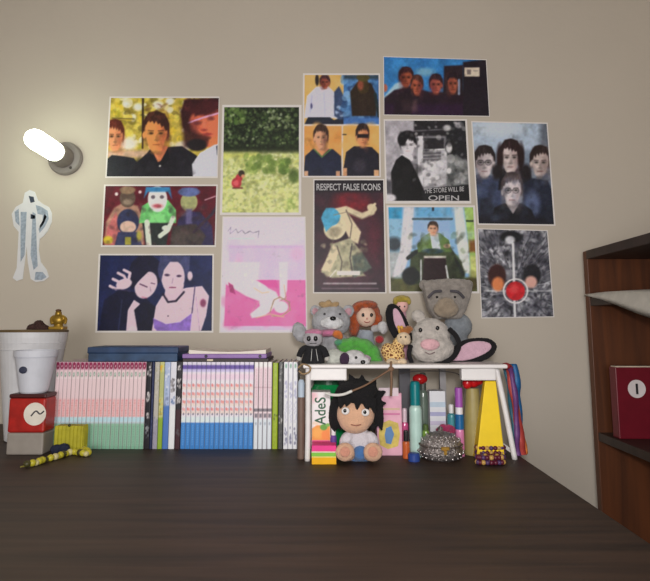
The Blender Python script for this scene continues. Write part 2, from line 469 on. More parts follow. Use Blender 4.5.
# white paper cut-out on the wall by the left edge
def wallpts(pts): return [(W(px, py, WALL).x, W(px, py, WALL).z) for px, py in pts]
c = W(36, 240, WALL)
cut = thing('paper_cutout', (c.x, WALL, c.z), 'pale paper cutout of a standing figure taped under the wall lamp', 'cutout')
out = [(30,190),(35,192),(38,200),(43,204),(49,207),(52,213),(52,222),(48,231),(44,236),(40,239),(39,250),(41,262),(47,270),(49,277),(44,281),(36,282),(31,279),(28,262),(27,246),(25,262),(23,279),(17,281),(13,278),(17,268),(18,250),(19,232),(14,226),(12,214),(16,207),(23,203),(25,193)]
bm = BM(); prism(bm, wallpts(out), WALL - .0016, WALL - .0002)
obj('sheet', bm, mat('cut_paper', (222, 222, 226), rough=.7, var=.03), cut)
gr = mat('cut_shade', (158, 170, 186), rough=.7, var=.2, nscale=160); dk = mat('cut_ink', (58, 66, 84), rough=.7)
for nm, m, pts in (('printed_shape', gr, [(36,205),(42,207),(48,211),(49,219),(45,227),(40,233),(39,229),(43,222),(43,215),(38,214)]),
                   ('printed_shape', dk, [(45,214),(47,217),(44,224),(40,229),(40,226),(43,221)]),
                   ('printed_shape', gr, [(33,212),(36,214),(37,245),(38,266),(34,270),(31,255)]),
                   ('printed_shape', gr, [(36,272),(43,272),(47,277),(42,280),(35,280)]),
                   ('printed_shape', dk, [(29,196),(34,197),(35,202),(31,203)]),
                   ('printed_shape', dk, [(31,214),(36,216),(35,219),(31,219)]),
                   ('printed_shape', gr, [(15,212),(19,209),(20,226),(16,222)]),
                   ('printed_shape', gr, [(21,212),(27,212),(25,255),(21,262)])):
    bm = BM(); prism(bm, wallpts(pts), WALL - .0022, WALL - .0016); obj(nm, bm, m, cut)

# ================================================================== POSTERS
# 1 three men before yellow leaves
c = Canvas(103, 94, 222, 180, (168, 148, 62))
c.spots(105, 96, 220, 150, [(206,190,88),(150,140,40),(120,105,40),(225,222,205),(90,80,35),(190,165,50)], 260, 3.0)
for x, y, r in ((158,105,5),(138,107,4.5),(170,101,4),(126,104,3),(186,103,3)): c.ell(x, y, r, r*.8, (226,228,224), soft=3, al=.9)
c.ell(128,144,9,6,(205,198,188),soft=4); c.rect(105,150,180,158,(170,140,118),soft=4); c.ell(183,146,9,5,(200,185,165),soft=3)
c.line([(143,98),(142.6,148)],2,(40,28,22)); c.line([(112,118),(134,119)],1.2,(60,50,28),al=.7)
head(c,115,137,8.2,15,(204,138,98),(70,30,22),(150,80,56),1)
c.poly([(104,178),(106,160),(112,155),(122,156),(134,158),(140,166),(141,178)],(26,26,34))
c.poly([(128,178),(136,163),(147,153),(151,148),(160,158),(168,147),(182,146),(196,155),(206,165),(204,178)],(22,20,28))
c.poly([(150,146),(168,146),(163,160),(158,162)],(196,118,80))
head(c,156,134,11.8,19,(222,148,84),(48,24,20),(128,56,40),1)
c.poly([(150,153),(157,162),(158,166),(150,164)],(15,14,20)); c.poly([(168,148),(160,162),(161,167),(170,160)],(15,14,20)); c.ell(160,166,.9,.9,(205,200,195))
c.poly([(184,100),(220,97),(220,112),(196,116),(190,134),(183,128),(181,112)],(52,18,22),soft=2)
c.poly([(196,108),(219,104),(218,146),(202,148),(192,138),(189,120)],(190,92,66),soft=3); c.ell(213,128,7,12,(214,120,84),soft=6,al=.7); c.ell(194,128,4,9,(120,52,48),soft=4,al=.8); c.ell(207,113,9,3,(120,54,48),soft=3,al=.7)
c.spots(186,99,219,112,[(40,14,18),(84,36,38),(60,22,28)],40,2,stretch=2.2)
c.ell(204,108,15,7,(58,20,24),rot=-.15,soft=3); c.line([(188,123),(202,118),(219,113)],1.6,(200,150,190)); c.ell(197,123,4,2,(84,34,40),soft=2,al=.8); c.ell(211,118.5,3.5,2,(90,36,40),soft=2,al=.8); c.ell(204,124,2,5,(214,126,96),soft=2,al=.6)
c.ell(204,130,3,1.5,(120,46,42),soft=2); c.poly([(180,108),(187,112),(192,130),(200,134),(210,138),(204,147),(184,147)],(44,18,20),soft=5,al=.9); c.ell(204,139,6,3.5,(76,32,28),soft=4,al=.8); c.ell(208,134,4.5,1.4,(140,52,48),soft=1.5)
c.ell(197,145,10,6,(24,18,22),soft=2); c.poly([(209,140),(219,135),(219,147),(210,150)],(205,118,72),soft=2)
c.poly([(193,178),(192,164),(200,153),(214,145),(222,143),(222,178)],(214,214,226)); c.poly([(216,146),(222,144),(222,160),(217,155)],(40,40,60))
c.spots(146,104,168,122,[(36,18,18),(70,36,28),(90,50,36)],26,1.2,stretch=2.5,al=.5); c.spots(130,160,200,176,[(34,32,40),(16,15,20)],40,3,soft=3,al=.5); c.grain(4); poster('photo poster of three men in dark shirts before yellow foliage', [(109.5,96.5),(219.5,96.5),(217.8,178),(105.2,178)], [(111,98),(218.8,98),(216.8,176.4),(106.6,176.4)], c)

# 2 dark red poster: plain stand-in with four faceless figures
c = Canvas(100, 183, 219, 248, (76, 14, 28))
c.spots(100,184,218,212,[(98,18,36),(60,10,24),(84,12,30)],70,5,soft=3,al=.6)
c.poly([(104,248),(106,222),(114,208),(124,202),(138,206),(144,222),(144,248)],(150,112,96),soft=2); c.poly([(105,248),(107,228),(116,212),(122,230),(120,248)],(168,92,92),soft=2)
c.ell(127.5,198,8,9.5,(78,62,54)); c.ell(127.5,190,8,4,(120,96,76)); c.ell(127.5,202,4.5,3,(120,104,90),soft=2); c.ell(116.5,194,1.6,1.6,(215,205,205))
c.ell(140,192,1.5,1.5,(220,200,200))
c.ell(128,222,11,13,(38,42,72)); c.ell(128,227,8,6,(196,164,150)); c.poly([(114,248),(118,232),(138,232),(143,248)],(48,52,84)); c.rect(125,237,131,245,(170,160,50),al=.8)
c.ell(108,240,5,4,(168,150,44),soft=2); c.ell(139,236,2.5,5,(150,140,60),soft=2)
c.poly([(139,223),(142,206),(152,200),(168,200),(176,210),(176,223)],(96,172,98)); c.rect(149,214,165,222,(120,196,120),soft=3)
c.poly([(142,223),(170,223),(166,248),(146,248)],(34,40,40)); c.line([(147,222),(149,246)],5,(208,214,200)); c.line([(173,218),(168,230),(160,236)],4.4,(206,214,200)); c.ell(166,228,4,2.6,(226,230,220))
c.ell(157.5,199,9.5,13,(222,220,222)); c.poly([(144,198),(146,187),(170,187),(172,199),(168,192),(148,192)],(48,112,160),soft=1.5)
c.ell(157.5,206,5,2.2,(150,70,80),soft=2); c.ell(153,197,2.2,2,(90,80,90)); c.ell(162,197,2.2,2,(90,80,90))
c.poly([(174,248),(178,220),(186,211),(200,212),(212,226),(214,248)],(40,34,70),soft=1.5); c.ell(189,202,8.5,9.5,(138,140,96)); c.ell(189,192,11,4.5,(74,84,128)); c.rect(182,188,197,194,(78,90,136),soft=2)
c.rect(186,209,192,224,(86,80,120),soft=2); c.poly([(172,226),(196,224),(206,236),(200,248),(170,248)],(52,44,44),soft=2); c.ell(186,238,14,8,(62,54,52),soft=4); c.line([(194,232),(212,214),(217,206)],3,(48,34,50)); c.line([(205,200),(216,196)],1,(190,150,160))
c.spots(106,206,214,246,[(40,30,36),(30,24,34),(90,70,70),(60,40,44)],70,2.2,soft=2,al=.45); c.grain(4); poster('dark red poster of four cartoon figures, one in green shirt', [(104,184.5),(217.8,184.5),(216,247),(100.8,247)], [(105.6,186),(216.3,186),(214.6,245.2),(102.4,245.2)], c)

# 3 navy poster: plain stand-in with two pale figures
NV = (20, 28, 66); SK = (214, 190, 204)
c = Canvas(94, 252, 216, 334, NV); c.spots(95,253,215,334,[(16,22,56),(26,34,78)],60,7,soft=5,al=.5)
c.poly([(98,334),(104,300),(120,289),(142,294),(156,308),(158,334)],(14,16,42))
c.ell(146,272,17,17,(18,18,42)); c.ell(146,285,10.5,14,SK,rot=.45); c.poly([(128,278),(136,264),(154,262),(158,270),(148,272),(138,282),(132,290)],(18,18,42))
c.line([(140,284),(147,287)],1.3,(60,30,60)); c.line([(151,283),(155,284)],1.0,(60,30,60)); c.line([(142,297),(147,298)],1,(150,80,110)); c.line([(150,286),(151,292)],.7,(150,120,150))
for k, (x, y) in enumerate(((110,286),(113,279),(118,273),(124,270))): c.line([(128,284),(x+6,y+3),(x,y)],2.6,SK)
c.ell(124,284,8,5,SK,rot=-.3); c.line([(113,289),(130,291)],1.2,(60,50,80),al=.7)
c.poly([(126,334),(128,310),(134,300),(140,304),(138,316),(140,334)],SK); c.poly([(134,310),(142,302),(156,306),(160,334),(138,334)],(14,15,36)); c.poly([(124,334),(132,325),(136,328),(136,334)],(226,210,220))
c.poly([(152,330),(156,306),(162,296),(172,292),(186,288),(202,286),(209,296),(206,316),(200,334),(152,334)],SK)
c.poly([(153,318),(166,324),(180,322),(192,313),(190,334),(160,334),(154,328)],(122,92,170)); c.line([(192,313),(195,286)],1.2,(50,40,80)); c.line([(196,297),(200,334)],.8,(150,120,150))
c.poly([(164,298),(166,286),(184,284),(182,296),(174,304)],(200,174,190)); c.line([(163,294),(168,302),(176,301),(184,292)],2.2,(34,26,48))
c.ell(173,270,15,18,(48,50,86)); c.ell(173,277,11.5,17,SK); c.poly([(160,256),(190,256),(189,276),(184,268),(178,262),(170,262),(164,270),(161,282)],(52,56,92)); c.ell(190,276,2.5,4.5,SK)
c.ell(167,275,2.6,1.3,(60,40,70)); c.ell(179,276,2.6,1.3,(60,40,70)); c.line([(173,278),(172,284)],.8,(150,120,150)); c.line([(169.5,287.5),(175.5,287.5)],1.4,(120,60,90))
c.ell(203,303,3.2,4.2,(110,50,80),soft=2); c.ell(168,316,.8,.8,(60,40,60))
c.line([(122,300),(118,334)],.8,(60,70,110),al=.6); c.grain(3)
poster('navy poster of two drawn pale figures, one in purple top', [(98.6,253.8),(214,253.8),(213.4,332.6),(95.2,332.6)], [(100.3,255.3),(212.5,255.3),(211.7,330.8),(97.2,330.8)], c)

# 4 meadow
c = Canvas(219, 102, 305, 217, (168, 172, 100))
c.spots(222,150,300,214,[(190,194,142),(150,158,100),(178,182,122),(206,208,166),(132,142,86)],1500,1.0,stretch=1.8)
c.rect(219,102,305,151,(22,30,18),soft=6)
c.spots(222,106,300,148,[(30,42,22),(60,78,40),(14,20,12),(88,104,66),(40,56,30),(12,18,10)],900,1.3,al=.8)
c.spots(266,111,294,128,[(120,132,96),(96,112,72),(150,158,130)],60,1.2); c.spots(224,106,244,124,[(90,112,56),(70,96,44)],50,2)
c.rect(222,144,300,152,(26,34,18),soft=5,al=.7); c.rect(222,153,258,158,(176,178,96),soft=4)
c.spots(246,156,286,172,[(106,128,60),(130,148,76),(90,112,50)],80,2.6); c.spots(280,160,290,172,[(112,136,64),(80,104,46)],30,2.5)
c.ell(294,176,5,7,(78,98,46),soft=3); c.ell(292,204,6,6,(128,146,76),soft=4); c.spots(222,190,298,212,[(204,204,146),(188,190,124)],120,2)
c.spots(228,107,298,146,[(120,140,92),(150,164,128),(84,104,62)],70,1.0,al=.8); c.ell(236.5,183,5,5.2,(150,44,52)); c.ell(239,178,3.5,4,(150,40,50)); c.ell(236,183,2.2,2.2,(216,96,104),soft=2); c.ell(241.5,173.5,3.2,3.4,(44,36,26)); c.ell(243,176,1.8,1.6,(186,130,96)); c.line([(233,188),(242,188)],1.6,(90,40,36))
c.grain(5); poster('tall photo poster of a red figure crouching in a green meadow', [(222.3,104.8),(301.6,104.8),(301.2,215),(219.8,215)], [(224.3,107.2),(299,107.2),(298.7,212.5),(222.2,212.5)], c)

# 5 pink legs drawing
c = Canvas(220, 212, 310, 335, (214, 206, 218))
c.rect(229,245.5,306,330,(200,180,208)); c.spots(230,246,304,282,[(212,196,220),(196,178,206),(222,208,226)],80,5,soft=4,al=.5)
c.rect(229,245.5,303,248,(180,150,190),soft=2,al=.6); c.ell(239,268,4,12,(216,170,206),soft=4,al=.7); c.ell(297,254,7,7,(206,160,196),soft=5,al=.6)
c.poly([(226,280),(306,280),(306,326),(224,326)],(204,96,158)); c.spots(226,296,304,324,[(218,122,178),(192,80,142),(210,104,164)],60,5,soft=4,al=.5)
WH = (228,222,232)
c.poly([(224,262),(260,262),(258,278),(268,288),(276,292),(280,300),(272,310),(264,316),(252,318),(250,314),(260,306),(259,301),(246,296),(236,290),(226,284)],WH,soft=1.2)
c.poly([(279,262),(288,262),(287,290),(284,300),(280,300)],WH,soft=1.2); c.ell(281,307,7,6,WH); c.poly([(256,280),(276,280),(279,288),(268,287)],(198,72,146))
c.poly([(228,282),(233,285),(236,295),(230,292)],(150,50,104)); c.line([(270,312),(274,300),(280,297),(289,302),(290,310),(282,316),(272,316)],1.3,(150,120,96)); c.line([(281,300),(286,298),(284,285)],1,(150,120,100))
c.line([(254,288),(262,293),(269,292)],.8,(190,160,120)); c.line([(256,318),(270,314),(284,317)],1,(190,150,130)); c.line([(259,301),(250,314)],.8,(190,120,150))
c.line([(228,231),(231,227),(230,234),(236,229),(238,233),(242,230),(245,234),(250,231),(253,233),(259,231),(258,238)],.9,(122,112,134)); c.line([(229,238.5),(254,238.5)],.9,(160,186,180),al=.7)
c.grain(3); poster('white poster with a drawing of pale legs on magenta pink', [(222.5,216.5),(305.5,216.5),(307.5,333),(219.2,333)], [(223.5,217.5),(304.5,217.5),(306.4,332),(220.4,332)], c)

# 6 four portraits on one sheet
c = Canvas(301, 72, 382, 178, (205, 165, 92))
c.rect(305,75,343,124.5,(206,168,96)); c.spots(305,75,343,90,[(220,186,120),(190,150,80)],30,4,soft=3,al=.6)
c.poly([(304,118),(307,96),(316,87),(328,86),(336,94),(340,120),(334,118)],(214,212,226)); c.line([(312,96),(310,112)],1,(160,160,190)); c.line([(324,92),(325,116)],.8,(176,176,200))
head(c,325,82.5,4.6,6.5,(150,76,60),(52,30,34),(90,36,34),-1); c.ell(317,80,2,6,(40,34,34)); c.ell(311.5,106,1.2,3,(70,70,110))
c.poly([(304,125),(308,117),(330,117),(334,120),(345,116),(345,125)],(28,32,44)); c.poly([(334,116),(334,92),(339,86),(344,96),(346,118),(340,120)],(48,62,92),soft=1.5); c.spots(336,94,348,116,[(150,170,200),(40,50,80)],24,1.6)
c.rect(343.5,75,380,124.5,(58,98,148)); c.spots(344,75,379,122,[(80,126,176),(38,66,108),(120,160,196),(30,50,86)],90,3)
c.rect(344,75,379,79,(44,58,70),soft=3); c.poly([(352,116),(350,92),(357,82),(371,83),(377,96),(376,116)],(40,30,24),soft=1.5); c.ell(363,86,6,8,(56,44,26)); c.ell(360.5,85,3,5,(120,64,48),soft=2); c.ell(363,77.5,6.5,4,(70,62,34)); c.line([(375,94),(379,116)],3,(30,40,44)); c.rect(344,118,380,125,(60,100,160),soft=2)
c.rect(301,124.3,382,126,(218,208,200))
c.rect(304,126,341.5,176,(208,150,82)); c.spots(304,126,341,148,[(224,172,100),(196,130,66)],30,4,soft=3,al=.6)
c.poly([(303,178),(305,156),(313,149),(333,149),(341,156),(343,178)],(24,28,48)); c.poly([(314,148),(330,148),(322,156)],(206,140,96))
head(c,321,138,6.6,11.5,(222,164,128),(48,32,26),(70,38,34),1); c.line([(314,149),(322,157),(331,149)],1,(90,130,60)); c.rect(304,171,308,178,(190,150,120)); c.rect(336,171,340,178,(186,140,110))
c.rect(341.6,126,343.2,176,(214,204,196)); c.rect(343.2,126,380,176,(216,172,98)); c.spots(344,126,379,150,[(228,190,120),(200,150,80)],30,4,soft=3,al=.6)
c.poly([(343,170),(346,152),(354,146),(372,147),(379,154),(380,178),(344,178)],(24,22,34)); head(c,362.5,136.5,6,11,(206,140,96),(40,26,24),(120,64,44),1,eyes=False); c.rect(357,134,368.5,138,(26,18,22),soft=1); c.ell(360,166,6,7,(60,54,66),soft=4,al=.6)
c.rect(343,168,347,178,(190,140,104)); c.rect(374,170,379,178,(206,160,120)); c.line([(343,134.5),(346,134.5)],1.2,(40,34,30))
c.grain(4); poster('sheet of four portraits of men on yellow and blue backgrounds', [(303,73.3),(380,73.3),(380.8,177.4),(302.4,177.4)], [(304.6,75),(378.6,75),(379.4,175.9),(304,175.9)], c)

# 7 black and white shop window
c = Canvas(383, 117, 473, 204, (120, 118, 124))
c.rect(385,120,414,201,(150,146,154),soft=2); c.spots(385,120,414,200,[(170,166,174),(126,122,130)],50,4,soft=3,al=.5)
c.rect(414,120,470,136,(34,32,36),soft=2); c.line([(414,131),(450,129)],1.2,(90,88,94)); c.rect(446,120,472,160,(30,30,34),soft=3); c.ell(447,128,4,3,(170,168,172),soft=2); c.ell(459,125,4,3,(140,138,144),soft=2)
c.rect(418,136,423,186,(190,188,194)); c.rect(424,138,444,149,(36,34,38),soft=1.5); c.rect(423,150,442,162,(84,82,88),soft=1.5); c.spots(422,162,444,186,[(214,212,216),(160,158,164),(190,188,192)],50,3)
for k in range(4): c.line([(422,152+k*3.4),(442,151+k*3.4)],.8,(150,148,152))
c.line([(430,150),(448,149)],1.2,(200,198,202)); c.rect(441,150,447,184,(166,164,170),soft=1.5)
c.poly([(446,190),(448,162),(456,154),(466,162),(470,190)],(96,98,100),soft=2); c.spots(447,158,468,186,[(140,140,142),(60,62,64),(110,112,112)],40,2.6); c.ell(450,147,5,7,(28,28,30)); c.ell(449,148,3,5,(186,184,188),soft=1.5); c.ell(449,171,2,2.4,(220,218,222),soft=1.5)
head(c,408,145.5,7.6,10,(206,202,208),(22,20,24),(150,146,152),-1,fringe=.5); c.ell(402,139.5,4.5,6.5,(22,20,24),soft=1.4); c.ell(408,134.5,8,4,(22,20,24),soft=1.4); c.spots(400,132,418,140,[(60,58,62),(16,15,18)],18,1.2,al=.7)
c.poly([(400,154),(412,155),(413,160),(406,162)],(200,196,202)); c.poly([(392,203),(391,172),(396,160),(402,155),(410,160),(418,176),(424,190),(426,203)],(14,13,16))
c.poly([(423,203),(422,192),(432,188),(472,184),(472,203)],(24,24,27),soft=1.5); c.ell(390,198,6,4,(196,192,198),soft=2); c.rect(383,180,392,194,(70,68,74),soft=3)
c.spots(414,122,470,186,[(40,38,42),(150,148,152),(90,88,92),(200,198,202),(24,24,26)],110,1.6,al=.5); c.spots(394,164,420,200,[(26,25,28),(12,11,13)],40,3,soft=3,al=.5); c.grain(5)
p7 = poster('black and white photo poster of a man beside a shop window sign', [(383.6,119.2),(467,119.2),(471.4,203.6),(385.4,203.6)], [(385,120.7),(465.2,120.7),(469.6,200.9),(387.2,200.9)], c)
lw = mat('print_white', (190, 188, 192), rough=.6)
text('lettering', 'THE STORE WILL BE', lw, p7, 424, 464, 188.6, 193.4, WALL - .0022, slant=-2.2, bold=.01)
text('lettering', 'OPEN', lw, p7, 428.5, 459, 195.4, 200.6, WALL - .0022, bold=.01)

# 8 four men under blue sky
c = Canvas(381, 53, 493, 119, (44, 104, 160))
c.spots(383,56,470,80,[(52,116,172),(38,92,148)],50,6,soft=5,al=.5); c.poly([(383,98),(395,84),(404,80),(404,88),(390,102)],(150,182,200),soft=2); c.ell(425,72,9,4,(96,142,170),soft=4)
c.poly([(383,119),(384,98),(394,90),(410,86),(430,92),(450,92),(490,90),(492,119)],(34,22,32),soft=2); c.rect(384,104,490,119,(40,22,44),soft=5)
c.poly([(463,119),(463,62),(487,59),(491,119)],(30,24,32),soft=1.5); c.poly([(443,94),(444,66),(463,65),(463,95)],(38,28,34),soft=1.5); c.rect(464.5,67.5,479.5,76.5,(176,164,150)); c.rect(467,69.5,471,74.5,(104,94,92)); c.rect(473,70,478,71.5,(140,128,120)); c.line([(487,60),(490,116)],1,(50,70,110))
head(c,406,78,6.5,9.5,(140,70,50),(44,22,26),(80,34,34),-1); head(c,417,86,5.5,9.5,(150,76,56),(60,34,30),(84,40,44),1); head(c,436,85,6,9.5,(146,74,62),(40,24,30),(86,38,42),-1)
head(c,453,84,5.5,10,(152,80,60),(32,22,28),(110,54,44),-1); c.line([(459,80),(459,94)],2,(140,150,176),soft=1.5); c.ell(385,88,2.5,4,(150,84,66))
c.rect(402,100,417,111,(86,64,66),soft=4,al=.7); c.poly([(392,119),(396,96),(406,90),(414,98),(410,119)],(30,20,26),al=.7,soft=3); c.grain(4)
poster('topmost poster, four men in dark clothes under a blue sky', [(383.2,56.2),(486.6,59.4),(489.9,116.7),(383.6,115.3)], [(383.9,57),(485.9,60.1),(489.2,115.9),(384.3,114.5)], c)

# 9 dark red poster with lettering: plain stand-in for its figure
c = Canvas(311, 177, 388, 296, (40, 24, 34))
c.ell(352,206,18,14,(110,16,28),soft=12); c.spots(315,196,384,286,[(58,26,40),(30,20,30),(70,30,44)],90,6,soft=5,al=.5); c.ell(374,240,9,22,(70,18,34),soft=8,al=.7); c.rect(313,178,388,192,(26,20,28),soft=3)
PL = (196,182,152)
c.line([(333,212),(346,209),(362,216),(372,212)],6,PL,soft=1.5); c.ell(372,208,5,4,PL,rot=.5); c.line([(370,208),(375,204)],2.4,PL)
c.poly([(337,212),(346,210),(361,232),(358,244),(350,240)],PL,soft=1.5); c.poly([(332,244),(350,238),(360,250),(360,270),(366,276),(332,278),(321,272),(326,260)],(150,146,120),soft=1.5); c.poly([(321,270),(334,244),(340,250),(330,272)],PL,soft=1.5)
c.poly([(352,256),(362,252),(372,268),(354,278)],(74,84,76),soft=2); c.ell(335,228,11,12,(190,180,150),rot=.5); c.ell(331,217,9,9,(58,132,166),rot=.3); c.poly([(321,218),(326,208),(334,208),(341,216),(336,222),(326,232)],(62,138,172),soft=1.2)
c.spots(323,240,366,276,[(96,94,76),(180,170,140),(60,56,54)],60,1.8,soft=1.5,al=.55); c.line([(337,246),(342,262),(340,276)],1.2,(56,48,50),al=.8); c.line([(352,244),(350,258),(353,276)],1.4,(50,44,48),al=.8); c.line([(346,210),(352,224),(350,238)],1.2,(70,60,58),al=.8); c.line([(334,215),(347,212),(362,219),(371,215)],1,(110,96,84),al=.8); c.ell(335,232,7,5,(120,110,92),soft=3,al=.7); c.rect(337,271,360,275,(222,216,214)); c.line([(330,277),(336,270)],.8,(200,196,194)); c.line([(324,283.5),(376,283.5)],1.6,(150,140,146),soft=1.2); c.line([(322,288.5),(378,288.5)],1,(112,92,104),soft=1.2)
c.grain(4)
p9 = poster('dark red poster with white capitals above a pale blue-haired figure', [(313.4,179),(384.4,179),(386.6,293.4),(313,293.4)], [(314.4,180.2),(383.2,180.2),(385.2,292.2),(314.1,292.2)], c)
text('lettering', 'RESPECT FALSE ICONS', lw, p9, 316.5, 380.5, 183.6, 190.4, WALL - .0022, bold=.02)

# 10 man in a green jacket seated by a window
c = Canvas(385, 204, 480, 294, (120, 156, 190))
c.rect(388,207,476,250,(128,168,204),soft=2); c.rect(388,207,402,219,(48,128,168),soft=2); c.rect(416,207,452,217,(92,150,190),soft=2); c.rect(388,219,402,254,(120,160,186),soft=2); c.ell(394,244,8,7,(52,60,68),soft=4); c.rect(388,252,402,278,(150,156,160),soft=3)
c.poly([(404,207),(414,207),(412,248),(404,272),(392,278),(400,250)],(192,190,196),soft=1.5); c.line([(409,208),(407,246),(399,272)],1.2,(226,224,228),al=.8)
c.line([(413,219),(452,219)],2.4,(62,78,88)); c.line([(433,207),(433,210)],2,(26,26,32)); c.rect(414,221,450,246,(142,172,210),soft=2)
c.poly([(454,207),(463,207),(468,244),(470,274),(462,272),(457,246)],(198,202,200),soft=1.5); c.poly([(464,207),(475,207),(478,284),(472,280),(468,240)],(142,172,92),soft=1.5); c.rect(466,220,474,222,(44,60,40)); c.rect(469,240,477,252,(110,70,34),soft=3); c.rect(470,256,478,280,(176,182,110),soft=3)
c.rect(388,278,478,294,(74,76,44),soft=3); c.spots(390,276,478,292,[(90,88,48),(54,54,34)],40,4,soft=3,al=.6); c.ell(470,284,8,6,(60,52,28),soft=3)
c.poly([(409,278),(411,252),(420,248),(450,247),(462,262),(464,280),(450,284),(412,284)],(52,60,42),soft=1.5); c.ell(411,276,9,9,(26,28,30),soft=2); c.ell(456,274,9,11,(40,46,32),soft=2); c.line([(408,258),(416,252)],4,(34,38,38)); c.line([(455,258),(463,274)],3,(30,34,34))
c.poly([(418,252),(421,238),(429,233),(440,233),(449,240),(452,252)],(84,108,58)); c.poly([(430,234),(438,234),(441,251),(433,252)],(204,210,220)); c.ell(433,251,11,2.6,(40,60,66)); c.ell(420,246,3,4,(70,90,50)); c.ell(447,246,3.4,2.2,(206,170,140))
c.spots(410,234,466,284,[(40,50,34),(70,84,50),(30,34,28)],70,2.4,soft=2,al=.5); c.spots(390,208,476,250,[(110,140,160),(150,170,180)],40,3,soft=3,al=.3); head(c,433,229,4.6,6.6,(206,160,132),(44,34,28),(160,110,90),1); c.rect(424,256,446,260,(196,190,184),soft=1.5); c.poly([(422,282),(424,258),(446,258),(447,283)],(34,20,24),soft=1.5); c.line([(421,260),(421,284)],1.3,(170,172,176)); c.line([(446,266),(448,278)],1.6,(200,202,204))
c.grain(4)
poster('photo poster of a man in a green jacket seated by a curtained window', [(386.4,205.4),(475,205.4),(479.6,293.4),(389,293.4)], [(388.3,207.2),(473.1,207.2),(477.3,291.4),(391,291.4)], c)

# 11 four men looking up
c = Canvas(469, 119, 558, 227, (110, 122, 140))
c.rect(470,120,556,150,(150,164,182),soft=8); c.ell(500,128,22,8,(186,196,208),soft=8); c.rect(540,122,556,180,(90,96,108),soft=6)
c.poly([(472,227),(474,176),(482,172),(498,178),(506,196),(506,227)],(50,58,82),soft=2); c.poly([(478,227),(480,200),(492,196),(494,227)],(30,32,44),soft=3)
c.poly([(498,190),(500,168),(530,168),(534,190)],(20,20,26),soft=2); c.poly([(524,227),(522,184),(532,178),(548,180),(556,200),(556,227)],(30,34,48),soft=2); c.ell(532,204,8,14,(70,80,110),soft=5)
head(c,484.5,163,9.5,15,(166,156,160),(34,28,30),(120,108,112),-1,glasses=True); head(c,510.5,158,9.5,16,(186,172,172),(36,24,26),(130,110,112),1,fringe=.7); c.ell(500,158,3.5,14,(36,24,26),soft=2); c.ell(521,157,3.5,14,(36,24,26),soft=2)
head(c,540,163,9,15,(166,152,150),(38,28,28),(118,100,98),1)
c.poly([(490,227),(494,208),(504,203),(522,203),(532,210),(538,227)],(22,22,28),soft=1.5); c.poly([(505,202),(520,202),(513,214)],(150,140,146)); head(c,512,191,9.5,16,(196,186,190),(58,50,52),(140,128,134),1,fringe=.3,glasses=True); c.ell(512,179,7,3,(96,84,86),soft=3,al=.7)
c.rect(472,216,558,227,(24,24,32),soft=8,al=.9); c.spots(474,176,554,222,[(30,32,44),(70,80,104),(44,50,66)],60,3,soft=3,al=.45); c.ell(497,172,5,8,(30,26,30),soft=3); c.ell(526,172,5,8,(30,26,30),soft=3); c.grain(4)
poster('blue-grey photo poster of four men crowded together looking up', [(471,121),(547.6,122.6),(555.6,225.8),(477.6,224.8)], [(472.4,122.3),(546.6,123.8),(554,224.4),(478.8,223.4)], c)

# 12 black and white scribble poster with a red disc: plain stand-in
c = Canvas(475, 225, 558, 321, (112, 112, 120))
c.spots(477,228,555,318,[(30,30,36),(196,196,202),(66,66,72),(150,150,158),(30,30,36),(90,90,100)],900,1.2,stretch=2.0,al=.75)
for _ in range(220):
    x, y = random.uniform(478,553), random.uniform(230,317); a = math.atan2(y-291, x-515) + random.uniform(-.4,.4); L = random.uniform(4,13)
    c.line([(x,y),(x+math.cos(a)*L,y+math.sin(a)*L)],random.uniform(.5,1.1),random.choice([(28,28,32),(190,190,198),(46,46,52),(34,34,40)]),al=.7)
c.spots(478,230,554,318,[(34,34,42),(44,44,54)],60,5,soft=5,al=.5); c.ell(511,237,11,6,(24,24,28),soft=2); c.ell(510,240,5,4,(170,170,176),soft=2); c.line([(513,244),(515,318)],2.2,(206,206,210)); c.line([(484,291),(548,291)],1,(190,190,194),al=.7)
c.ell(497,276,9,12,(52,28,28),soft=2); c.ell(498,284,6,7,(196,116,72),soft=2.5); c.ell(532,275,9,11,(30,30,34),soft=2); c.ell(531,282,6,6,(196,150,140),soft=2.5)
c.line([(515.5+12*math.cos(t), 291+12*math.sin(t)) for t in np.linspace(0,2*PI,25)],1.4,(214,210,212)); c.ell(515.5,291,9.5,9.5,(168,30,38)); c.ell(514,289,4,4,(196,62,66),soft=4)
c.grain(5); poster('black and white scribbled poster with a red disc at its centre', [(477.4,228.4),(547.8,230.2),(554.4,317.2),(481.4,318.4)], [(478.3,229.2),(547,231),(553.4,316.3),(482.2,317.4)], c)

# ================================================================== BOOKS
YB0 = 1.195                      # the spines stand in this plane
TOPZ = W(200, 362, YB0).z
UB = YB0 / ((CT - (PY0 - 405) / F * ST) * F)
pages_m = mat('page_white', (226, 216, 205), rough=.85, var=.05, nscale=300)
ORD = ['leftmost','second','third','fourth','fifth','sixth','seventh','eighth','ninth','tenth','eleventh','twelfth','thirteenth','fourteenth','fifteenth','sixteenth','seventeenth','eighteenth','nineteenth','twentieth','twenty-first','rightmost']

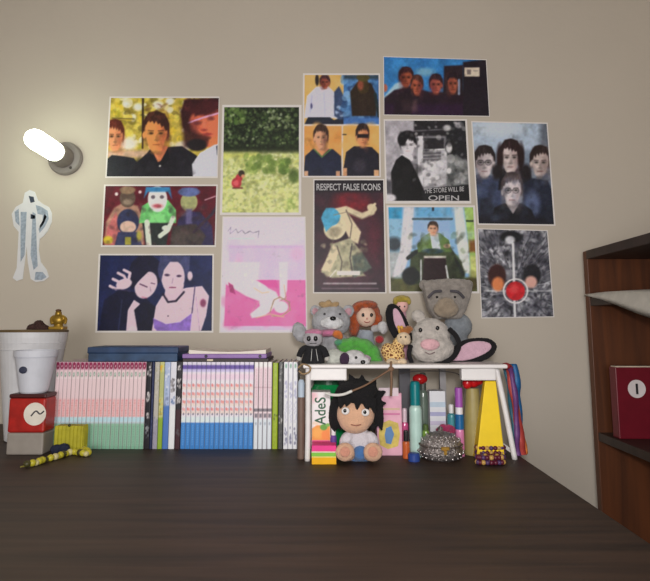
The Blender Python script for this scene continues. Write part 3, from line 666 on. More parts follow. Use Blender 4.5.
def spine_meshes(w, h, d, c, side, key):
    """cover folded round a page block, spine towards -y; c paints the spine: 10 units wide, 87 tall"""
    nz = 110; e = min(.0011, w*.2); t = .0007
    us = [0, .08, .2, .35, .5, .65, .8, .92, 1]
    outer = [(0, d, -1), (0, .0016, -1)] + [(u*w, (.0011 if u in (0, 1) else .0004 if u in (.08, .92) else 0), u) for u in us] + [(w, .0016, -1), (w, d, -1)]
    inner = [(min(max(x, t), w - t), max(y, .0016 + t), -1) for x, y, u in outer]
    prof = outer + inner[::-1]; n = len(prof)
    co = []; col = []; sc = lin(side) 
    for j in range(nz + 1):
        v = j / nz
        for x, y, u in prof:
            co.append((x, y, v*h))
            if u < 0: col.append((*np.clip(sc, 0, .85), 1))
            else:
                q = lin(np.clip(c.at(np.array([[u*10]]), np.array([[(1 - v)*87]]))[0, 0], 0, 255)) * 1.36
                col.append((*np.clip(q, 0, .86), 1))
    f = []
    for j in range(nz):
        for i in range(n): f.append((j*n + i, j*n + (i+1) % n, (j+1)*n + (i+1) % n, (j+1)*n + i))
    m = len(outer)
    for j in (0, nz):
        for i in range(m - 1):
            q = (j*n + i, j*n + i + 1, j*n + n - 2 - i, j*n + n - 1 - i); f.append(q if j else q[::-1])
    me = bpy.data.meshes.new('cover'); me.from_pydata(co, [], f)
    at = me.attributes.new('ink', 'FLOAT_COLOR', 'POINT'); at.data.foreach_set('color', np.array(col, np.float32).ravel())
    me.materials.append(mat_attr('cover_ink', .35))
    bm = boxb(t + .0002, w - t - .0002, .003, d - .002, .002, h - .002)
    pm = bpy.data.meshes.new('page_block'); bm.to_mesh(pm); bm.free(); pm.materials.append(pages_m)
    return me, pm

def put_book(meshes, x, label, group=None, y=YB0, dz=0, cat='book', name='book'):
    r = thing(name, (x, y, DESK), label, cat, group)
    for nm, me in zip(('cover', 'page_block'), meshes):
        o = bpy.data.objects.new(nm, me); COL.objects.link(o); o.parent = r
    return r

def xof(px): return W(px, 405, YB0).x
HB = TOPZ - DESK

def spine_a(k):
    c = Canvas(0, 0, 10, 87, (206, 184, 188), S=4)
    c.rect(-1,0,11,8,(186,140,158)); r = random.Random(k)
    c.ell(5, 3.8, 4.6, 3.4, (112,24,58), soft=1); c.line([(2,1.5),(5,5),(8,2)],1.4,(140,40,80)); c.ell(5,4.2,1.2,.9,(210,170,180))
    c.ell(5, 12+r.random(), 2.4, 2.2, (110,140,124), soft=1); c.ell(5,12.5,1.1,1,(214,206,204))
    c.rect(-1,15.5,11,17,(214,194,196),soft=1)
    for q in range(7): c.ell(5+r.uniform(-.8,.8), 39+q*2.5, 2.2, .9, (200,104,104), soft=.9, al=r.uniform(.3,.85))
    c.rect(-1,37,11,56,(206,150,152),al=.35,soft=2)
    c.rect(-1,55.5,11,60.5,(166,196,206),soft=1.2); c.rect(-1,60.8,11,62,(150,176,182),soft=.8)
    c.rect(-1,62,11,88,(124,166,144),soft=1)
    for q in range(8): c.ell(5, 65+q*2.5, 1.3, .8, (96,140,118), soft=.8, al=.6)
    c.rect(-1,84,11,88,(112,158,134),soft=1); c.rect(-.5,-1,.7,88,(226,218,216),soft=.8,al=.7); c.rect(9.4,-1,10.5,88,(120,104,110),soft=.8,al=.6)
    return c
def spine_b(k):
    c = Canvas(0, 0, 10, 87, (208, 200, 208), S=4); r = random.Random(50+k)
    c.rect(-1,0,11,3,(196,190,206)); c.rect(-1,3,11,7.6,(86,66,140),soft=1.4); c.rect(-1,7.6,11,10,(176,168,206),soft=2); c.rect(-1,12,11,18,(214,182,200),soft=3,al=.8)
    for y in (23.5,32,40,47.5):
        c.ell(3.4,y,1.9,1.7,(200,96,96),rot=.5,soft=.8,al=r.uniform(.45,.9)); c.ell(6.8,y+.6,1.9,1.7,(206,116,100),rot=-.5,soft=.8,al=r.uniform(.3,.8)); c.rect(-1,y+2,11,y+4.5,(220,186,170),soft=2,al=.6)
    c.ell(5,52.5,1.5,1.1,(70,70,92),soft=.8); c.rect(-1,55,11,61,(196,206,220),soft=2); c.rect(-1,61,11,88,(52,114,180),soft=1.2)
    for q in range(9): c.ell(5, 64+q*2.3, 1.6, .8, (100,150,206), soft=.8, al=.7)
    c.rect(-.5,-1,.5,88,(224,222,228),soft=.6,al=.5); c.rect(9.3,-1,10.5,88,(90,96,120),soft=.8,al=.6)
    return c
def spine_c(k):
    c = Canvas(0, 0, 10, 87, (208, 190, 196), S=4)
    c.rect(-1,0,11,5,(214,206,206),soft=2); c.rect(3,7,7,44,(196,166,178),soft=2,al=.6)
    for q in range(10): c.ell(5, 8+q*3, 1.2, 1, (186,140,156), soft=.8, al=.5)
    c.rect(-1,25,11,26.5,(176,146,156),al=.6); c.rect(-1,47,11,50,(110,104,112),soft=1.2); c.rect(2,52,8,56,(84,80,92),soft=1.2,al=.8); c.rect(-1,57,11,88,(196,202,212),soft=3)
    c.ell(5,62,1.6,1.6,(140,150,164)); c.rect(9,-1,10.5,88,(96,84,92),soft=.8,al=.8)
    return c
def spine_d(k):
    c = Canvas(0, 0, 10, 87, (204, 204, 214), S=4); r = random.Random(90+k)
    c.ell(5,4,2.2,2.4,(112,150,132),soft=1.2)
    for q in range(16): c.ell(r.uniform(2.5,7.5), r.uniform(20,36), 1.3, 1.4, (150,150,176), soft=1, al=.7)
    for q in range(18): c.ell(r.uniform(2.5,7.5), 40+q*1.2, 1.0, .7, (160,158,176), soft=.8, al=.7)
    for q in range(12): c.ell(r.uniform(3,7), r.uniform(66,82), 1.3, 1.4, (104,104,128), soft=1, al=.8)
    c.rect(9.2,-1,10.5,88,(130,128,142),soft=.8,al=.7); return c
def spine_art(base, marks, seed, bands=()):
    c = Canvas(0, 0, 10, 87, base, S=4); r = random.Random(seed)
    for (a, b, col) in bands: c.rect(-1,a,11,b,col,soft=2)
    for (a, b, cols, n) in marks:
        for q in range(n): c.ell(r.uniform(2,8), r.uniform(a,b), r.uniform(.7,1.9), r.uniform(.7,1.8), r.choice(cols), soft=.9, al=.85)
    return c

def row(px0, px1, n, painter, side, depth, tail, group, nvar=4):
    w = (xof(px1) - xof(px0)) / n
    vs = [spine_meshes(w - .0003, HB, depth, painter(k), side, k) for k in range(nvar)]
    for i in range(n):
        word = 'leftmost' if i == 0 else 'rightmost' if i == n - 1 else ORD[i] + ' from left'
        put_book(vs[i % nvar], xof(px0) + w*i, word + ' of the ' + tail, group, YB0 + .0008*random.Random(i*7+n).uniform(-1, 1))

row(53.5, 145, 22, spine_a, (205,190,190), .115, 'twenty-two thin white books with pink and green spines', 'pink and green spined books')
def one(px0, px1, c, side, label, h=HB, d=.12):
    w = xof(px1) - xof(px0)
    return put_book(spine_meshes(w - .0003, h, d, c, side, label), xof(px0), label)
BW = [(210,205,205),(120,116,118),(170,166,166)]
one(145.4, 150.6, spine_art((30,28,34), [(2,14,BW,12),(30,40,BW,16),(52,56,BW,6),(62,76,[(90,96,104),(130,130,134)],16)], 1), (40,40,46), 'black spined book with white marks right after the pink and green row')
one(150.8, 153.4, spine_art((40,46,76), [(4,80,[(60,66,96)],14)], 2), (40,46,80), 'thin navy spined book between black and grey spines')
one(153.6, 158.4, spine_art((164,160,152), [(4,36,[(150,146,120),(176,172,160)],18),(50,84,[(150,148,160),(120,120,130)],14)], 3, [(58,88,(140,136,150))]), (150,150,140), 'grey beige spined book right after the thin navy one')
one(158.6, 163.2, spine_art((176,176,118), [(3,10,[(200,140,40),(190,170,40)],8),(38,54,[(190,160,60),(120,124,60)],14)], 4, [(10,36,(160,164,110)),(56,88,(126,154,48))]), (130,150,60), 'yellow-green spined book beside the grey beige one')
one(163.4, 169.2, spine_art((156,168,196), [(4,34,[(196,200,212),(120,140,170)],20),(36,44,[(110,120,150)],8)], 5, [(44,88,(70,106,168))]), (90,120,170), 'blue spined book with pale top beside the yellow-green one')
one(169.4, 175.4, spine_art((196,196,206), [(14,30,[(80,76,80),(130,126,130)],18),(34,42,[(90,110,150)],8)], 6, [(44,88,(204,206,214))]), (200,200,205), 'white spined book with grey drawing beside the blue one')
one(175.8, 181, spine_art((34,32,38), [(4,10,BW,8),(16,26,BW,18),(34,42,BW,14),(66,74,[(80,76,80)],8)], 7, [(48,88,(58,34,40))]), (40,36,40), 'black spined book with white art just before the blue-footed row')
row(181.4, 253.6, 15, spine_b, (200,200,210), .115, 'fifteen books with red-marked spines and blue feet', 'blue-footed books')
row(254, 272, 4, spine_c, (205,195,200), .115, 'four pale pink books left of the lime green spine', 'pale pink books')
one(272.4, 277.8, spine_art((136,156,36), [(0,86,[(128,148,30),(146,166,48)],40),(52,58,[(70,84,20)],4)], 8), (140,160,40), 'lime green spined book between pale pink and dark spines', h=HB*.99, d=.13)
one(278.4, 283, spine_art((66,66,66), [(2,24,[(140,138,136),(40,40,40)],16),(54,62,[(190,186,182)],6),(30,84,[(96,94,92),(50,50,50)],24)], 9), (60,60,60), 'charcoal spined book right of the lime green one')
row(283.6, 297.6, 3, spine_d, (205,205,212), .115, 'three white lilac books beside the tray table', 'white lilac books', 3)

# things lying on the books
x0, x1 = W(86.5, 355, YB0).x, W(178, 355, YB0).x
zb = TOPZ + .0004
bxt = thing('storage_box', ((x0+x1)/2, 1.25, zb), 'flat dark blue box lying across the pink and green books', 'box')
bt = W(100, 347, YB0 + .002).z
bm_ = mat('blue_card', (44, 70, 104), rough=.5, var=.35, nscale=35)
obj('tray', boxb(x0 + .002, x1 - .002, YB0 + .003, YB0 + .095, zb, bt - .012), bm_, bxt, bevel=.002)
obj('lid', boxb(x0, x1, YB0 + .001, YB0 + .097, bt - .0135, bt), mat('blue_card_lid', (38, 62, 98), rough=.5, var=.3, nscale=35), bxt, bevel=.0025)
x0, x1 = W(182.5, 360, YB0).x, W(268.5, 360, YB0).x
z1 = zb + .0065
nb = thing('notebook', ((x0+x1)/2, 1.25, zb), 'thin dark notebook lying on the blue-footed books under the purple folder', 'notebook')
obj('cover', boxb(x0, x1, YB0 + .001, YB0 + .12, zb, z1), mat('cover_dark', (64, 56, 58), rough=.6), nb, bevel=.001)
pq = W(210, 362, YB0).x
obj('sticker', boxb(pq - .006, pq + .006, YB0 - .0004, YB0 + .0012, zb + .0015, z1 - .0012), mat('sticker_cream', (214, 200, 176)), nb)
z2 = z1 + .0003; z3 = W(200, 354, YB0).z
pf = thing('folder', ((x0+x1)/2, 1.25, z2), 'purple folder with two dark studs on its edge lying over the notebook', 'folder')
obj('cover', boxb(x0 - .001, x1 - .004, YB0, YB0 + .118, z2, z3), mat('purple_cover', (146, 112, 176), rough=.5), pf, bevel=.0018)
for px in (206, 260):
    q = W(px, 357.5, YB0); bm = BM(); lathe(bm, (q.x, YB0 + .0004, (z2+z3)/2), [(.0032, 0), (.0032, .001), (.002, .0018)], 16, 'Y')
    obj('stud', bm, mat('stud_dark', (40, 28, 52), rough=.4), pf)
bm = BM(); n = 24; T = []; B = []
for i in range(n + 1):
    t = i/n; x = x0 + .012 + t*(x1 - x0 - .018); rise = .0075*max(0, 1 - t/.12)**2*0 + .004*(abs(2*t - 1))**3
    T.append([bm.verts.new((x, y, z3 + .0045 + rise + .0005*math.sin(9*t))) for y in (YB0 + .004, YB0 + .11)])
    B.append([bm.verts.new((x, y, z3 + .0003 + rise*.0)) for y in (YB0 + .004, YB0 + .11)])
for i in range(n):
    bm.faces.new((T[i][0], T[i+1][0], T[i+1][1], T[i][1])); bm.faces.new((B[i][0], B[i][1], B[i+1][1], B[i+1][0]))
    bm.faces.new((T[i][0], B[i][0], B[i+1][0], T[i+1][0])); bm.faces.new((T[i][1], T[i+1][1], B[i+1][1], B[i][1]))
bm.faces.new((T[0][0], T[0][1], B[0][1], B[0][0])); bm.faces.new((T[n][0], B[n][0], B[n][1], T[n][1]))
single('paper_pile', bm, mat('sheet_white', (232, 224, 214), rough=.8, var=.03), 'white sheets with curled corners lying on the purple folder', 'paper')

# ================================================================== LEFT END OF THE DESK
white_p = mat('white_plastic', (214, 214, 218), rough=.4, var=.04)
def pot(name, px, pytop, y, rtop_px, rbot_px, z0, label, cat, m, rim=.0):
    u = U(y); c = W(px, pytop, y); h = c.z - z0
    t = thing(name, (c.x, y, z0), label, cat)
    rt, rb = rtop_px*u, rbot_px*u
    bm = BM(); lathe(bm, (c.x, y, z0), [(rb*.9, 0), (rb, .003), (rb + (rt-rb)*.86, h*.86), (rt, h - .012), (rt + .001, h), (rt - .002, h), (rt - .003, h - .012), (rb + (rt-rb)*.5 - .003, h*.5), (rb - .003, .005)], 40)
    obj('cup', bm, m, t, smooth=False)
    for q in (.9, .84):
        bm = BM(); rr = rb + (rt-rb)*q + .0008
        tube(bm, [(c.x + rr*math.cos(a), y + rr*math.sin(a), z0 + h*q) for a in np.linspace(0, 2*PI, 40, endpoint=False)], .0009, 6, True)
        obj('rim', bm, m, t, smooth=True)
    return t, c, rt
pt, pc, prt = pot('tall_pot', 34, 332, 1.29, 31, 20, DESK, 'tall white tapered pot topped with a gold figurine, behind the white cup', 'pot', white_p)
bm = BM(); lathe(bm, (pc.x, 1.29, pc.z), [(prt + .002, 0), (prt + .003, .003), (prt + .001, .005), (.001, .0055)], 36)
obj('lid', bm, mat('pot_lid_brown', (104, 84, 56), rough=.6), pt)
# gold figurine
gold = mat('gold_paint', (168, 134, 52), rough=.35, metal=.6, var=.2)
zt = pc.z + .0056; gx = W(58.5, 320, 1.29).x; u = U(1.29)
fg = thing('figurine', (gx, 1.29, zt), 'small gold figurine standing on the lid of the tall white pot', 'figurine')
bm = BM(); box(bm, gx - 7*u, gx + 7*u, 1.29 - 6*u, 1.29 + 6*u, zt, zt + 3*u); obj('plinth', bm, gold, fg, bevel=.001)
bm = BM(); E(bm,58.5,320,1.29,6.2,6.5,5); E(bm,58.5,313.5,1.29,3.2,3.4,3.2); E(bm,58.5,327,1.29,4.5,4.5,4)
for s in (-1, 1):
    tube(bm, spline([W(58.5+s*4,316,1.29), W(58.5+s*7.4,319,1.287), W(58.5+s*6.4,324,1.282)], 5), 1.5*u, 8); tube(bm, [W(58.5+s*2.4,324,1.29), W(58.5+s*3.2,330.5,1.288)], 1.9*u, 8)
fuse('body', bm, gold, fg, voxel=.0012, smooth=2, floor=zt + 2.9*u)
bm = BM(); E(bm,58.5,310.6,1.29,2.8,1.6,2.8); obj('hat', bm, mat('hat_brown', (92, 62, 36), rough=.6), fg, smooth=True)
# dark lump beside it
bm = BM(); 
for (x, y, r, q) in ((38,328,7,5),(43,329,6,4.5),(33,329,6,5),(39,324,4.5,3.6)): E(bm, x, y, 1.28, r, q, 5)
lx = W(38, 330, 1.28)
pc_t = thing('ornament', (lx.x, 1.28, zt), 'dark brown lump beside the gold figurine on the pot lid', 'ornament')
fuse('body', bm, mat('cone_brown', (64, 42, 38), rough=.9, var=.4, nscale=200, bump=.8), pc_t, voxel=.002, smooth=2, floor=zt, fuzz=.003)
# red tin with the white cup standing on it
yt = 1.14; u = U(yt); tx1 = W(44.5, 420, yt).x; tx0 = tx1 - .072
tz = W(40, 394, yt).z
tin = thing('tin_box', ((tx0+tx1)/2, yt + .023, DESK), 'red tin with round white label and grey foot at the desk left end', 'tin')
lowz = W(40, 433, yt).z
obj('body', boxb(tx0, tx1, yt, yt + .046, lowz, tz - .008), mat('tin_red', (168, 34, 28), rough=.35, var=.2, nscale=60), tin, bevel=.004)
obj('foot_band', boxb(tx0 + .0004, tx1 - .0004, yt + .0004, yt + .0456, DESK, lowz), mat('tin_grey', (150, 142, 134), rough=.5), tin, bevel=.003)
obj('lid', boxb(tx0 - .0006, tx1 + .0006, yt - .0006, yt + .0466, tz - .0085, tz), mat('tin_dark', (70, 26, 26), rough=.4), tin, bevel=.003)
q = W(35, 414, yt); bm = BM(); lathe(bm, (q.x, yt, q.z), [(11*u, 0), (11*u, .0007)], 36, 'Y')
lb = obj('label_disc', bm, mat('label_white', (226, 218, 206), rough=.5), tin)
bm = BM(); tube(bm, spline([W(31,416,yt-.001), W(36,411,yt-.001), W(40,414,yt-.001), W(44,411,yt-.001)], 5), .0014, 6); obj('printed_mark', bm, mat('mark_dark', (54, 52, 60)), lb)
cpx = (tx0 + tx1)/2; 
cup_y = yt + .023; cu = U(cup_y)
cp_px = PX0 + cpx/(cup_y)*1.015*F
t2, c2, r2 = pot('white_cup', 36.5, 350, cup_y, 20, 13, tz + .0003, 'white plastic cup standing on the red tin', 'cup', mat('cup_white', (208, 210, 220), rough=.45, var=.05))
q = W(34, 370, cup_y - 17*cu); bm = BM(); ell(bm, (c2.x - .006, cup_y - 17.6*cu, q.z), (.008, .0015, .007)); obj('printed_mark', bm, mat('mark_navy', (46, 50, 72)), t2, smooth=True)

# yellow ribbed pouch in front of the books
yp = 1.158; xa, xb = W(54, 440, yp).x, W(83, 440, yp).x; zt = W(70, 426, yp).z
pch = thing('pouch', ((xa+xb)/2, yp + .012, DESK), 'small yellow ribbed pouch in front of the pink and green books', 'pouch')
bm = BM(); n = 90; ring = []
for j, (zz, ins) in enumerate(((DESK, .002), (DESK + .004, 0), (zt - .006, 0), (zt, .002))):
    r = []
    for i in range(n):
        t = i/n; per = 2*((xb - xa) + .024); s = t*per
        if s < xb - xa: p = (xa + s, yp); nn = (0, -1)
        elif s < xb - xa + .024: p = (xb, yp + s - (xb-xa)); nn = (1, 0)
        elif s < 2*(xb-xa) + .024: p = (xb - (s - (xb-xa) - .024), yp + .024); nn = (0, 1)
        else: p = (xa, yp + .024 - (s - 2*(xb-xa) - .024)); nn = (-1, 0)
        rb = .0009*math.sin(s/.0075*2*PI) - ins
        r.append(bm.verts.new((p[0] + nn[0]*rb, p[1] + nn[1]*rb, zz)))
    ring.append(r)
for a, b in zip(ring, ring[1:]):
    for i in range(n): bm.faces.new((a[i], a[(i+1) % n], b[(i+1) % n], b[i]))
bm.faces.new(ring[0][::-1]); bm.faces.new(ring[-1])
obj('bag', bm, mat('yellow_cloth', (176, 168, 40), rough=.7, var=.15, nscale=60), pch, smooth=False)
q = W(69, 425, yp); bm = BM(); ell(bm, (q.x, yp + .002, zt + .001), (.0028, .0028, .003)); obj('snap', bm, mat('snap_dark', (50, 52, 30), rough=.4), pch, smooth=True)
bm = BM(); box(bm, xa + .001, xb - .001, yp - .0006, yp + .0246, DESK + .0005, DESK + .007); obj('hem', bm, mat('hem_green', (112, 116, 40), rough=.8), pch, bevel=.001)
# bead garland lying on the desk
bm = BM(); bmd = BM(); path = spline([onz(20,469,DESK), onz(34,466.5,DESK), onz(44,463,DESK), onz(53,461,DESK), onz(62,458,DESK), onz(71,455.5,DESK), onz(80,456,DESK), onz(88,456.5,DESK), onz(84,452.5,DESK), onz(74,452,DESK), onz(66,453.5,DESK)], 6)
g = thing('bead_necklace', onz(55, 460, DESK), 'yellow and dark bead necklace lying on the left end of the desk', 'necklace')
def bead_mesh(nm, col):
    b = BM(); ell(b, (0, 0, 0), (1, 1, 1), sub=2); me = bpy.data.meshes.new('bead'); b.to_mesh(me); b.free()
    me.materials.append(mat(nm, col, rough=.4))
    for p in me.polygons: p.use_smooth = True
    return me
def bead(me, p, r, parent):
    o = bpy.data.objects.new('bead', me); COL.objects.link(o); o.parent = parent; o.location = Vector(p) - parent.location; o.scale = (r, r, r*.97); return o
BY, BD, BC = bead_mesh('bead_yellow', (190, 180, 50)), bead_mesh('bead_dark', (70, 66, 34)), bead_mesh('bead_cream', (206, 196, 140))
acc = 0; cnt = 0; last = path[0]
for p in path[1:]:
    acc += (p - last).length; last = p
    if acc > .0068:
        acc = 0; cnt += 1; r = .0066 if cnt % 3 else .0054
        bead((BY, BD, BY, BC, BY)[cnt % 5], (p.x, p.y + .002*math.sin(cnt), DESK + r), r, g)
bm = BM(); tube(bm, [Vector((p.x, p.y, DESK + .0035)) for p in path], .0016, 6); obj('string', bm, mat('string_olive', (120, 112, 44), rough=.8), g, smooth=True)
q = onz(57, 456, DESK); bm = BM()
for dx, dy, r in ((-.010,0,.011),(.004,.002,.012),(.012,-.002,.008)): ell(bm, (q.x + dx, q.y + .016 + dy, DESK + r*.8), (r, r*.8, r*.85))
ht = thing('hair_band', (q.x, q.y + .016, DESK), 'navy scrunched hair band lying behind the yellow beads', 'hair band')
fuse('band', bm, mat('navy_cloth', (34, 40, 62), rough=.9, var=.3, nscale=120, bump=.6), ht, voxel=.0016, smooth=2, floor=DESK, fuzz=.0012)

# ================================================================== WHITE TRAY TABLE
TY0, TY1 = 1.075, 1.37
TZ = W(400, 364.5, TY0).z
tX0, tX1 = W(303, 366, TY0).x, W(508, 366, TY0).x
wp = mat('tray_white', (226, 222, 222), rough=.4, var=.03)
tr = thing('tray_table', ((tX0+tX1)/2, 1.2, DESK), 'low white tray table on the desk carrying the plush toys', 'tray table')
TT = .0075
obj('tabletop', boxb(tX0, tX1, TY0, TY1, TZ - TT, TZ), wp, tr, bevel=.0025)
for pa, pb in ((310, 347), (463, 498)):
    obj('bracket', boxb(W(pa, 372, TY0).x, W(pb, 372, TY0).x, TY0 + .012, TY0 + .03, W(400, 380.5, TY0+.012).z, TZ - TT), wp, tr, bevel=.002)
rl = .0052
def leg(pts): 
    bm = BM(); tube(bm, spline(pts, 6), rl, 12); obj('leg', bm, wp, tr, smooth=True)
for y, spread in ((TY0 + .018, 1), (TY1 - .02, -1)):
    xl = W(308, 372, TY0).x; leg([(xl, y, TZ - TT), (xl, y, DESK + .06), (xl - .001, y, DESK)])
xt, xb_ = W(498, 374, TY0 + .02).x, W(508, 455, TY0 + .07).x
for y in (TY0 + .03, TY1 - .02): leg([(xt, y, TZ - TT), (xt + (xb_-xt)*.5, y, (TZ + DESK)/2), (xb_, y, DESK)])
for x, xx in ((W(308, 372, TY0).x, 0), (xb_, 1)):
    bm = BM(); tube(bm, [(x - .0005, TY0 + (.03 if xx else .018), DESK + .012), (x - .0005, TY1 - .02, DESK + .012)], .004, 10); obj('foot_bar', bm, wp, tr, smooth=True)
# thin dark line put in for the shade under the top
bm = BM(); yy = TY0 + .035
tube(bm, spline([W(400,374,yy), W(412,371.5,yy), W(440,371,yy), W(455,373,yy), W(461,377,yy), W(462,386,yy)], 6), .0011, 6); obj('shade_line', bm, mat('shade_dark', (46, 40, 40)), tr, smooth=True)
# grey uprights behind, seen through under the tray
gp = mat('grey_board', (160, 156, 158), rough=.7)
yb = 1.30
obj('back_slat', boxb(W(400, 420, yb).x, W(411, 420, yb).x, yb, yb + .012, DESK, TZ - TT), mat('grey_dark_board', (104, 102, 108), rough=.7), tr)
obj('back_slat', boxb(W(441, 420, yb).x, W(447, 420, yb).x, yb, yb + .012, DESK, TZ - TT), gp, tr)

# ================================================================== PLUSH TOYS ON THE TRAY
blk = mat('button_black', (16, 15, 17), rough=.25)
def dot(parent, name, px, py, y, r, m=blk, ry=None, rz=None):
    bm = BM(); E(bm, px, py, y, r, rz or r, ry or r*.6, sub=2); return obj(name, bm, m, parent, smooth=True)

# big grey bear behind
y = 1.27; base = W(332, 362, y); base.z = TZ
grey = plush('plush_grey', (172, 172, 178)); lgrey = plush('plush_light', (216, 216, 220))
t = thing('plush_bear', base, 'big grey plush bear with a tan bow at the back left of the tray', 'plush toy')
bm = BM(); E(bm,332,349,y,19,19,16); E(bm,318,352,y-.02,8,13,9); E(bm,344,355,y-.03,8,12,9); fuse('body', bm, grey, t, floor=TZ, fuzz=.0022)
bm = BM(); E(bm,331,322,y-.012,19.5,15.5,15); E(bm,331,314,y-.008,14,10,12); fuse('head', bm, grey, t, fuzz=.0022)
for cx, cy, rx, rz, ro in ((315.5,311,5.5,6,-.5),(348,311.5,6,7,.5)):
    bm = BM(); E(bm,cx,cy,y,rx,rz,3,ro); e = fuse('ear', bm, grey, t, voxel=.0022, fuzz=.0018)
    bm = BM(); E(bm,cx,cy+.5,y-.006,rx*.6,rz*.62,1.6,ro); obj('ear_lining', bm, plush('plush_pink_dull', (196,150,162)), e, smooth=True)
bm = BM(); E(bm,299.5,332,y-.03,7,10,6,-.35); E(bm,304,337,y-.03,6,6,5); arm = fuse('paw', bm, grey, t, voxel=.0024, fuzz=.002)
bm = BM(); E(bm,332,323,y-.048,12,6.5,5); fuse('muzzle', bm, lgrey, t, voxel=.0022, fuzz=.0014)
dot(t, 'nose', 333, 318.4, y-.059, 3.2, rz=2.3); 
for cx in (324.5, 340): dot(t, 'eye', cx, 314, y-.044, 1.3, mat('eye_grey', (60, 58, 62), rough=.3))
bm = BM(); E(bm,324,305,y-.02,6,3.2,3,.35); E(bm,334,305,y-.02,6,3,3,-.35); E(bm,328.5,303.5,y-.022,3.5,4,3)
fuse('bow', bm, plush('plush_tan', (176,146,106)), t, voxel=.002, fuzz=.001)
bm = BM(); E(bm,327,333,y-.04,13,3.6,8,-.05); fuse('scarf', bm, plush('plush_pink', (206,120,160)), t, voxel=.002, fuzz=.001)
bm = BM(); E(bm,337,334,y-.052,5,4,4); E(bm,340,336,y-.052,3.2,4,3); fuse('scarf_end', bm, plush('plush_orange', (206,112,44)), t, voxel=.002, fuzz=.001)

# small doll in black, front left
y = 1.115; base = W(313, 364, y); base.z = TZ
t = thing('small_doll', base, 'small grey-faced doll in black clothes at the front left of the tray', 'doll')
dcl = plush('cloth_black', (30, 30, 34), .3)
bm = BM(); cone(bm, (base.x, y, TZ), 12*U(y), W(313,342,y), 6*U(y), 20); fuse('robe', bm, dcl, t, voxel=.0016, smooth=3, floor=TZ, fuzz=.0012)
for s in (-1, 1):
    bm = BM(); tube(bm, spline([W(313+s*5,347,y), W(313+s*11,350,y-.006), W(313+s*14,357,y-.008)], 5), 3*U(y), 10); a = fuse('sleeve', bm, dcl, t, voxel=.0014, fuzz=.001)
    dot(a, 'hand', 313+s*14, 358.5, y-.009, 2.6, plush('cloth_pale', (188,184,178)))
bm = BM(); E(bm,313,339,y-.006,10,8,8); fuse('head', bm, plush('cloth_grey', (172,168,174)), t, voxel=.0016, fuzz=.0008)
for cx in (308.8, 315.6): dot(t, 'eye', cx, 338.6, y-.0205, 2.2, rz=2.7)
bm = BM(); tube(bm, [W(309.5,343.6,y-.0205), W(316.5,343.2,y-.021)], .0007, 6); obj('mouth', bm, blk, t, smooth=True)
bm = BM(); E(bm,314,332.5,y-.002,9.5,3.6,8); fuse('cap', bm, plush('plush_rose', (190,116,150)), t, voxel=.0016, fuzz=.0008)
bm = BM(); tube(bm, [W(312,349,y-.02), W(311,361,y-.0255)], .0006, 6); tube(bm, [W(316,349,y-.02), W(318,361,y-.0255)], .0006, 6); obj('stripe', bm, mat('thread_white', (190,190,190)), t, smooth=True)

# red-haired doll
y = 1.30; base = W(364, 361, y); base.z = TZ
t = thing('rag_doll', base, 'red-haired rag doll in a grey top behind the green blanket', 'doll')
bm = BM(); cone(bm, (base.x, y, TZ), 13*U(y), W(366,330,y), 7*U(y), 18); fuse('body', bm, plush('cloth_greyblue', (160,168,180)), t, floor=TZ, voxel=.002, fuzz=.0008)
bm = BM(); E(bm,366,316.5,y-.016,10,10.5,9); fuse('head', bm, mat('doll_skin', (222,190,170), rough=.8, var=.05), t, voxel=.002)
hair = plush('yarn_orange', (166,74,30), .35)
bm = BM(); E(bm,365,314,y+.006,15.5,13.5,10); E(bm,354,322,y-.004,6,11,7,-.15); E(bm,377,322,y-.002,5,9,6,.25); E(bm,366,305,y-.012,12,4.5,9); E(bm,357,308,y-.016,5,6,6,.7); E(bm,354,331,y-.002,4.5,5,5)
fuse('hair', bm, hair, t, voxel=.0022, fuzz=.002)
for cx in (363, 371.5): dot(t, 'eye', cx, 315, y-.041, 1.6, rz=2)
dot(t, 'nose', 367, 318.6, y-.042, 1, mat('doll_blush', (206,140,126)))
bm = BM(); tube(bm, spline([W(364,321.5,y-.04), W(367,322.6,y-.0405), W(370,321.5,y-.04)], 4), .0007, 6); obj('mouth', bm, mat('doll_lip', (170,60,60)), t, smooth=True)
bm = BM(); tube(bm, spline([W(373,329,y-.006), W(380,328,y-.025), W(385,332,y-.035)], 5), 3.6*U(y), 10); E(bm,383,327,y-.03,6,6,5); fuse('sleeve', bm, plush('cloth_white', (206,204,206)), t, voxel=.002)
bm = BM(); E(bm,379.5,339.5,y-.045,4.5,4.2,4); fuse('hand', bm, plush('cloth_red', (176,40,48)), t, voxel=.0018, label='red mitten hand')

# green blanket roll lying in front of her
y = 1.19; t = thing('blanket', Vector((W(358,360,y).x, y, TZ)), 'bright green plush roll lying between the red-haired doll and the dog', 'blanket')
bm = BM(); 
for cx, cy, rx, rz, ro in ((345,344,9,5.5,-.1),(355,343.5,10,6.5,.12),(365,346.5,10,7.5,.4),(373,354,7,9,.1),(376,360,6.5,5,0),(358,356,14,10,0),(345,354,8,10,0)): E(bm,cx,cy,y,rx,rz,9,ro)
fuse('roll', bm, plush('plush_green', (84,168,66)), t, voxel=.0024, smooth=5, floor=TZ, fuzz=.0014)
bm = BM(); E(bm,339,342.5,y-.006,5,3.4,6); fuse('corner', bm, plush('plush_teal', (76,150,112)), t, voxel=.002)

